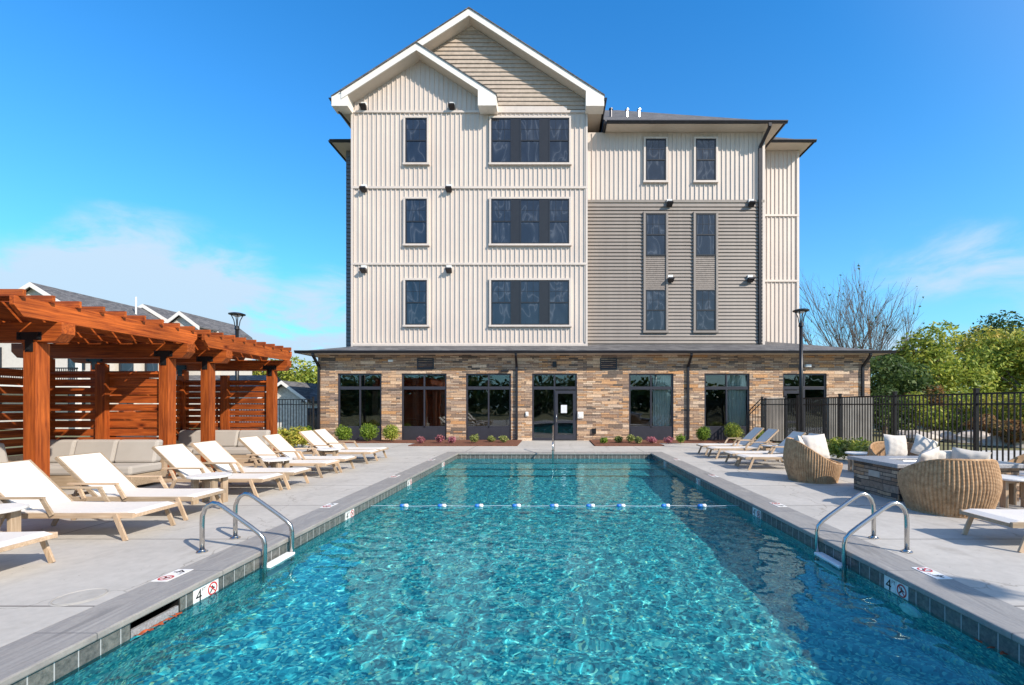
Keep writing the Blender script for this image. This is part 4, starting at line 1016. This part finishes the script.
# ================================================================== VEGETATION
rng = np.random.default_rng(5)
def leaf_mesh(name, mat, clumps, n, size, parent=None, origin=(0, 0, 0), shell=.55, flat=.0):
    w = np.array([c[3] * c[4] * c[5] for c in clumps]) ** .67; w /= w.sum()
    idx = rng.choice(len(clumps), n, p=w); C = np.array(clumps)[idx]
    d = rng.normal(size=(n, 3)); d /= np.linalg.norm(d, axis=1)[:, None]
    r = shell + (1.06 - shell) * rng.random(n) ** .7
    P = C[:, :3] + d * C[:, 3:6] * r[:, None]
    nn = d * .6 + rng.normal(size=(n, 3)) * .7 + np.array((0, 0, .35)); nn /= np.linalg.norm(nn, axis=1)[:, None]
    a = np.cross(nn, rng.normal(size=(n, 3))); a /= np.linalg.norm(a, axis=1)[:, None]; b = np.cross(nn, a)
    s = size * (.6 + .8 * rng.random(n))[:, None]
    V = np.stack([P - a * s, P - b * s * .5, P + a * s, P + b * s * .5], 1).reshape(-1, 3) - np.array(origin)
    me = bpy.data.meshes.new(name); me.vertices.add(4 * n); me.vertices.foreach_set('co', V.ravel()); me.loops.add(4 * n); me.loops.foreach_set('vertex_index', np.arange(4 * n))
    me.polygons.add(n); me.polygons.foreach_set('loop_start', np.arange(n) * 4); me.polygons.foreach_set('loop_total', np.full(n, 4)); me.update(calc_edges=True)
    me.materials.append(mat); o = bpy.data.objects.new(name, me); COL.objects.link(o)
    if parent is not None: o.parent = parent
    else: o.location = origin
    return o
M['lf_green'] = leaf_mat('green_foliage', [(.07, .12, .02), (.20, .28, .045), (.38, .44, .07), (.56, .52, .10)])
M['lf_olive'] = leaf_mat('olive_foliage', [(.10, .14, .025), (.28, .32, .05), (.48, .46, .08), (.64, .46, .09)])
M['lf_dark'] = leaf_mat('dark_foliage', [(.02, .045, .014), (.06, .11, .03), (.14, .20, .05)])
M['lf_brown'] = leaf_mat('rust_foliage', [(.12, .06, .025), (.24, .11, .04), (.32, .20, .08), (.16, .15, .04)])
M['lf_red'] = leaf_mat('red_foliage', [(.22, .04, .02), (.42, .09, .03), (.45, .20, .05)])
M['lf_lime'] = leaf_mat('bright_shrub', [(.06, .12, .015), (.16, .26, .03), (.32, .42, .06)])
M['lf_grassy'] = leaf_mat('pale_blades', [(.10, .14, .03), (.25, .30, .08), (.45, .45, .18)])
M['lf_pink'] = leaf_mat('pink_flowers', [(.10, .11, .04), (.40, .12, .16), (.60, .28, .32)])
def tree(label, x, y, top, rad, mat, n=5000, size=.13, low=.9, cat='tree', group='trees beyond the fence', name='tree', parts=9):
    o = thing(name, label, cat, (x, y, -.06), 0, group); z0 = -.06
    cl = []; hc = (top - low) / 2; cz = low + hc
    for k in range(parts):
        a = random.uniform(0, 6.28); q = random.uniform(.25, .72); zz = random.uniform(-.75, .62)
        s = rad * random.uniform(.36, .55); cl.append((q * rad * math.cos(a) * math.sqrt(1 - zz * zz * .6), q * rad * math.sin(a), cz + zz * hc * .8 - z0, s, s, s * .8 * min(1.3, hc / rad + .2)))
    cl.append((0, 0, top - rad * .35 - z0, rad * .4, rad * .4, rad * .36))
    g = MB(); hgt_ = cz + hc * .5; g.tube([(0, 0, 0), (.05, .03, hgt_ * .35), (-.04, .05, hgt_ * .7), (0, 0, hgt_)], [rad * .07, rad * .055, rad * .035, .02], 8)
    for c in cl[:6]: g.tube([(0, 0, hgt_ * .4), (c[0] * .5, c[1] * .5, (hgt_ * .4 + c[2]) / 2 + .1), (c[0], c[1], c[2])], [rad * .035, rad * .022, .012], 6)
    g.build('trunk', M['bark'], o)
    leaf_mesh('crown', mat, cl, n, size, o)
    return o
def at(px, Y): return PX(px, Y)
tree('broad green tree just right of the building roof corner, under the bare branches', at(888, 29), 29, PZ(352, 29), 2.6, M['lf_dark'], 5500, .13)
tree('rusty brown small tree at the end of the lower roof', at(905, 33), 33, PZ(347, 33), 2.0, M['lf_brown'], 3500, .13, 2)
tree('leafy green tree with the left shoulder of the hedge line', at(938, 31), 31, PZ(322, 31), 3.0, M['lf_green'], 8000, .13)
tree('tall yellow green tree in the middle of the row beyond the fence', at(982, 33), 33, PZ(326, 33), 3.6, M['lf_olive'], 8500, .14)
tree('green tree at the right edge of the row beyond the fence', at(1030, 30), 30, PZ(330, 30), 3.2, M['lf_green'], 7000, .13)
tree('dark evergreen standing highest behind the row at the far right', at(1003, 46), 46, PZ(311, 46), 3.4, M['lf_dark'], 3500, .16, 5)
tree('dark round tree at the very right edge behind the green ones', at(1030, 44), 44, PZ(318, 44), 3.8, M['lf_dark'], 4500, .17, 2)
tree('grey brown thinly leaved bush in the middle beyond the fence', at(935, 26.5), 26.5, PZ(385, 26.5), 1.6, M['lf_brown'], 3000, .09, .2)
for px, Y, yt, r_, mt, lb in ((885, 24, 385, 1.5, 'lf_dark', 'low dark green bush beside the stone corner beyond the fence'), (915, 24.5, 392, 1.4, 'lf_green', 'low green bush second from the stone corner'),
    (960, 24, 388, 1.7, 'lf_green', 'low green bush behind the second tall fence post'), (1000, 23.5, 392, 1.6, 'lf_olive', 'low olive bush near the right edge beyond the fence'),
    (985, 20.5, 414, 1.0, 'lf_brown', 'rust coloured low shrub behind the pickets'), (1012, 18, 420, .8, 'lf_brown', 'rust coloured shrub at the right edge behind the pickets'), (1035, 22, 385, 1.8, 'lf_green', 'bush at the right edge')):
    tree(lb, at(px, Y), Y, PZ(yt, Y), r_, M[mt], 3200, .085, .1, 'shrub', 'shrubs beyond the fence', 'shrub', 7)
# bare tree
def bare_tree(label, x, y, top, half):
    o = thing('bare_tree', label, 'tree', (x, y, -.06)); g = MB(); tips = []
    def br(p, d, L, r, lev):
        steps = 3; q = p; dd = d; pth = [p]
        for _ in range(steps):
            dd = (dd + Vector((random.uniform(-1, 1), random.uniform(-1, 1), random.uniform(-.2, .5))) * .10).normalized(); q = q + dd * L / steps; pth.append(q)
        g.tube(pth, [r, r * .88, r * .76, r * .64], 5 if lev > 1 else 7, False)
        if lev >= 6 or r < .0035: tips.append(q); return
        kids = 3 if lev < 5 else 2
        for k in range(kids):
            side = Vector((random.uniform(-1, 1), random.uniform(-1, 1), random.uniform(-.15, .4)))
            nd_ = (dd + side * (.75 if k else .30)).normalized()
            start = q if k == 0 else pth[random.choice((1, 2, 3))]
            br(start, nd_, L * random.uniform(.66, .86) * (1.0 if k == 0 else .9), r * (.70 if k == 0 else .55), lev + 1)
    for k in range(6):
        a = k * 1.05 + .4; br(Vector((0, 0, 0)), Vector((math.cos(a) * (.25 + .16 * k), math.sin(a) * .4, 1)).normalized(), top * .26, .11, 0)
    mz = max(v[2] for v in g.v); k = (top + .06) / mz; mx = max(abs(v[0]) for v in g.v); kx = half / mx; g.v = [(a * kx, b * kx, c * k) for a, b, c in g.v]
    g.build('trunk', M['bark'], o)
    cl = [(t.x * kx, t.y * kx, t.z * k, .10, .10, .10) for t in random.sample(tips, min(90, len(tips)))]
    leaf_mesh('crown', M['lf_dark'], cl, 200, .09, o, shell=.1)
bare_tree('nearly leafless tree with thin branches behind the right end of the building', at(862, 34), 34, PZ(258, 34), 6.3)
# left side trees
tree('green tree behind the small stone house', at(296, 50), 50, PZ(357, 50), 4.2, M['lf_green'], 4500, .2, 1, group='trees on the left')
tree('yellow green tree left of the small stone house', at(262, 52), 52, PZ(362, 52), 3.6, M['lf_olive'], 3500, .2, 1, group='trees on the left')
tree('bright red autumn tree glimpsed under the far pergola roof', at(222, 50), 50, PZ(358, 50), 4.0, M['lf_red'], 4500, .2, 1, group='trees on the left')
tree('orange red tree glimpsed between the pergola posts', at(190, 54), 54, PZ(360, 54), 4.0, M['lf_red'], 3500, .2, 1, group='trees on the left')
# foundation shrubs
def ball(label, px, Y, r, mat='lf_lime', n=2200, h=None, cat='shrub', group='clipped round shrubs by the wall', size=.035, name='round_shrub'):
    h = h or 2 * r; x = PX(px, Y); o = thing(name, label, cat, (x, Y, .03), 0, group)
    cl = [(random.uniform(-.3, .3) * r, random.uniform(-.3, .3) * r, h * random.uniform(.42, .62), r * .8, r * .8, h * .42) for _ in range(4)]
    g = MB(); g.cyl((0, 0, 0), (0, 0, h * .6), .02, .012, 6)
    for k in range(5): a = k * 1.256; g.cyl((0, 0, .02), (r * .6 * math.cos(a), r * .6 * math.sin(a), h * .7), .01, .005, 5)
    g.build('stem', M['bark'], o); leaf_mesh('foliage', M[mat], cl, n, size, o, shell=.3); return o
ball('small round green shrub at the left corner of the stone wall', 309, 19.9, .33); ball('round shrub under the leftmost ground floor window', 343, 19.9, .36)
ball('brightest yellow green ball shrub below the first window right side', 369, 19.9, .40); ball('round shrub on the stone pier between first and second window', 391.5, 19.9, .38, 'lf_green')
ball('round yellow green shrub left of the right hand loungers', 703.5, 19.9, .33); ball('green shrub behind the far right loungers under the window', 733, 19.9, .42, 'lf_green'); ball('small green shrub before the stair railing', 756, 19.6, .3, 'lf_green')
fl = [(421, 'lf_pink'), (437.5, 'lf_pink'), (454.5, 'lf_pink'), (474, 'lf_grassy'), (489, 'lf_grassy'), (505, 'lf_grassy')]
nm = {'lf_pink': 'pink flowering plant', 'lf_grassy': 'pale green spiky grass tuft', 'lf_lime': 'bright green leafy plant'}
words_ = ['first', 'second', 'third', 'fourth', 'fifth', 'sixth', 'seventh', 'eighth']
for i, (px, mt) in enumerate(fl): ball(nm[mt] + ', %s from the left in the bed left of the door' % words_[i], px + random.uniform(-3, 3), 19.2 + random.uniform(-.5, .3), random.uniform(.17, .24), mt, 380, random.uniform(.25, .4), 'plant', 'bedding plants left of the door', .04, 'bedding_plant')
for i, (px, mt) in enumerate(((604, 'lf_lime'), (617, 'lf_grassy'), (630, 'lf_grassy'), (641, 'lf_grassy'), (653, 'lf_pink'), (666, 'lf_pink'), (682, 'lf_lime'))):
    ball(nm[mt] + ', %s from the left in the bed right of the door' % words_[i], px + random.uniform(-3, 3), 19.2 + random.uniform(-.5, .3), random.uniform(.17, .24), mt, 380, random.uniform(.25, .4), 'plant', 'bedding plants right of the door', .04, 'bedding_plant')
for i, (px, Y) in enumerate(((838, 13.6), (850, 13.2), (862, 12.7), (874, 12.3), (888, 12.0))):
    ball('green grassy plant at the fence foot, %s from the left' % words_[i], px, Y, .34, 'lf_grassy' if i % 2 else 'lf_green', 900, .62, 'plant', 'plants at the foot of the right fence', .05, 'grassy_plant')
for i, (px, Y) in enumerate(((284, 17.2), (294, 17.2), (302, 17.3))):
    ball('olive plant before the left black fence, %s from the left' % words_[i], px, Y, .35, 'lf_olive', 900, .75, 'plant', 'plants at the left fence', .05, 'fence_plant')
# boulders
def boulder(label, x, y, s):
    n, m_ = 14, 9; vs = []; ph = [random.uniform(0, 6) for _ in range(6)]
    for i in range(m_ + 1):
        for j in range(n):
            th, a = math.pi * i / m_, 2 * math.pi * j / n; d = Vector((math.sin(th) * math.cos(a), math.sin(th) * math.sin(a), math.cos(th)))
            r = s * (1 + .18 * math.sin(3 * d.x + ph[0]) + .15 * math.sin(4 * d.y + ph[1]) + .12 * math.sin(5 * d.z + ph[2])); vs.append((d.x * r * 1.3, d.y * r, max(d.z * r * .7, -.1) + s * .2))
    g = MB(); g.add(vs, [(i * n + j, (i + 1) * n + j, (i + 1) * n + (j + 1) % n, i * n + (j + 1) % n) for i in range(m_) for j in range(n)])
    o = g.build('boulder', M['boulder'], smooth=False); o.location = (x, y, -.05); return tag(o, label, 'boulder', 'boulders beyond the fence')
for i, (px, Y, s) in enumerate(((905, 21, .45), (922, 20.5, .6), (940, 21, .5), (955, 20.5, .42), (972, 20, .55), (992, 18.5, .45), (1008, 19.4, .6), (1022, 18, .5))):
    boulder('pale boulder beyond the fence, %s from the left of the row' % words_[i], at(px, Y), Y, s)

# ================================================================== BACKGROUND HOUSES (LEFT)
th = thing('townhouse', 'long pale townhouse with grey roof and white gables behind the pergolas', 'house', (-34.2, 34, 0)); to = (-34.2, 34, 0)
def hpart(g, n, m_): return g.build(n, M[m_], th, origin=to)
for (xc, hw, ya, yb, zr, s_, e_) in ((-34.2, 4.6, 30, 38.2, 9.62, .62, .4), (-34.2, 4.0, 38.2, 44.5, 10.0, .62, .4), (-29.85, 1.6, 36.6, 43, PZ(311, 36.6), .75, .2), (-29.4, 1.4, 38.6, 43, PZ(321, 38.6), .75, .2)):
    ze = zr - s_ * hw; g = MB()
    g.prism([(xc - hw + e_, ya + .3, 0), (xc + hw - e_, ya + .3, 0), (xc + hw - e_, ya + .3, ze - .1), (xc, ya + .3, zr - .22), (xc - hw + e_, ya + .3, ze - .1)], (0, yb - ya - .4, 0)); hpart(g, 'wall', 'palewall')
    for sg in (-1, 1):
        rf = MB(); rf.prism([(xc, ya, zr), (xc, ya, zr - .12), (xc + sg * hw, ya, ze - .12), (xc + sg * hw, ya, ze)], (0, yb - ya, 0)); hpart(rf, 'roof', 'shingle')
        fa = MB(); fa.prism([(xc, ya - .05, zr - .01), (xc, ya - .05, zr - .31), (xc + sg * hw, ya - .05, ze - .31), (xc + sg * hw, ya - .05, ze - .01)], (0, .049, 0)); hpart(fa, 'fascia', 'white')
g = MB(); g.cyl((PX(136, 36), 36, 8.0), (PX(136, 36), 36, PZ(297, 36)), .06, n=8); hpart(g, 'vent_pipe', 'white')
for yy_, zz_ in [(y, z) for y in (31.5, 33.5, 36) for z in (1.0, 3.9)] :
    g = MB(); x = -29.95 + .155; g.box(x, x + .06, yy_, yy_ + 1.0, zz_, zz_ + 1.5); w_ = hpart(g, 'window', 'frame_blk'); p = MB(); p.box(x + .061, x + .07, yy_ + .08, yy_ + .92, zz_ + .08, zz_ + 1.42); p.build('pane', M['pane'], w_, origin=to)
for xx, zz_ in ((-37.5, 1.0), (-37.5, 3.9), (-34.7, 1.0), (-34.7, 3.9), (-32, 1.0), (-32, 3.9)):
    g = MB(); y = 30.24; g.box(xx, xx + 1.1, y, y + .06, zz_, zz_ + 1.5); w_ = hpart(g, 'window', 'frame_blk'); p = MB(); p.box(xx + .08, xx + 1.02, y - .01, y - .001, zz_ + .08, zz_ + 1.42); p.build('pane', M['pane'], w_, origin=to)
# balconies with black rails on the near face
g = MB()
for z in (2.7,): g.box(-39, -29.4, 28.4, 30.2, z, z + .2)
for x in (-38.8, -35.5, -32.4, -29.6): g.box(x - .1, x + .1, 28.5, 28.7, 0, 5.4)
hpart(g, 'balcony', 'white'); g = MB(); g.box(-38.9, -29.5, 28.45, 28.5, 3.85, 3.92)
for k in range(70): x = -38.9 + k * .135; g.box(x, x + .03, 28.46, 28.49, 2.9, 3.86)
hpart(g, 'balcony_railing', 'black')
# garage row seen through the far pergola
gr = thing('garage', 'low pale garage building with plain grey roof seen through the far pergola', 'building', (-21, 33, 0)); go = (-21, 33, 0)
g = MB(); g.box(-30, -21.8, 33, 38, 0, 2.5); g.build('wall', M['palewall'], gr, origin=go)
g = MB(); g.prism([(-30.3, 32.6, 2.5), (-30.3, 32.6, 2.62), (-30.3, 35.5, 3.9), (-30.3, 38.4, 2.62), (-30.3, 38.4, 2.5)], (8.8, 0, 0)); g.build('roof', M['shingle'], gr, origin=go)
for k in range(2):
    g = MB(); x = -28.8 + k * 3.6; g.box(x, x + 2.4, 32.95, 33.0, 0, 2.1); g.build('garage_door', M['white'], gr, origin=go)
sh = thing('small_house', 'small pale stone house with grey gabled roof behind the left fence', 'house', (-13, 22.6, 0)); ho = (-13, 22.6, 0)
Y = 22.6; ax = PX(281.5, Y); az = PZ(380.5, Y); ze_ = az - .95
g = MB(); g.box(ax - 1.1, ax + 1.95, Y + .3, Y + 4, 0, ze_ - .05); g.prism([(ax - 1.1, Y + .3, ze_ - .05), (ax + 1.1, Y + .3, ze_ - .05), (ax, Y + .3, az - .12)], (0, 3.6, 0)); g.build('wall', plain('pale_stone_wall', (.62, .58, .52), .8, var=.3, scale=7, bmp=.6, bs=9), sh, origin=ho)
for sg in (-1, 1):
    g = MB(); g.prism([(ax, Y, az), (ax, Y, az - .08), (ax + sg * 1.3, Y, ze_ - .08), (ax + sg * 1.3, Y, ze_)], (0, 4.2, 0)); g.build('roof', M['shingle'], sh, origin=ho)
    g = MB(); g.prism([(ax, Y - .05, az - .01), (ax, Y - .05, az - .17), (ax + sg * 1.3, Y - .05, ze_ - .17), (ax + sg * 1.3, Y - .05, ze_ - .01)], (0, .045, 0)); g.build('fascia', M['white'], sh, origin=ho)
g = MB(); g.prism([(ax + .9, Y + .12, ze_ - .12), (ax + .9, Y + .12, ze_ - .04), (ax + .9, Y + 2.1, az - .05), (ax + .9, Y + 4.1, ze_ - .1)], (1.1, 0, 0)); g.build('roof', M['shingle'], sh, origin=ho)
g = MB(); g.box(ax + 1.35, ax + 2.0, Y + .02, Y + .11, ze_ - .18, ze_ - .06); g.build('gutter', M['bronze'], sh, origin=ho)
for x in (ax + 1.15,):
    g = MB(); g.box(x, x + .75, Y + .22, Y + .3, .35, 1.45); w_ = g.build('window', M['frame_blk'], sh, origin=ho); p = MB(); p.box(x + .06, x + .69, Y + .2, Y + .219, .41, 1.39); p.build('pane', M['pane'], w_, origin=ho)
g = MB(); xw = PX(303, 40); g.cyl((xw, 44, 0), (xw, 44, PZ(362, 42)), .07, .05, 8); o = g.build('flag_pole', M['white'], origin=(xw, 44, 0)); tag(o, 'thin white pole rising behind the small stone house', 'pole')

# woods on the far side of the viewer, seen only as reflections in the glass and the water
cl = [(x, -34 + random.uniform(-3, 3), random.uniform(1.5, 3.8), 4.2, 3, random.uniform(2.4, 4.6)) for x in range(-64, 66, 5)]
tag(leaf_mesh('woodland', M['lf_dark'], cl, 16000, .55, origin=(0, -34, 0), shell=.2), kind='stuff', label='dense line of dark trees across the lawn from the building', cat='trees')
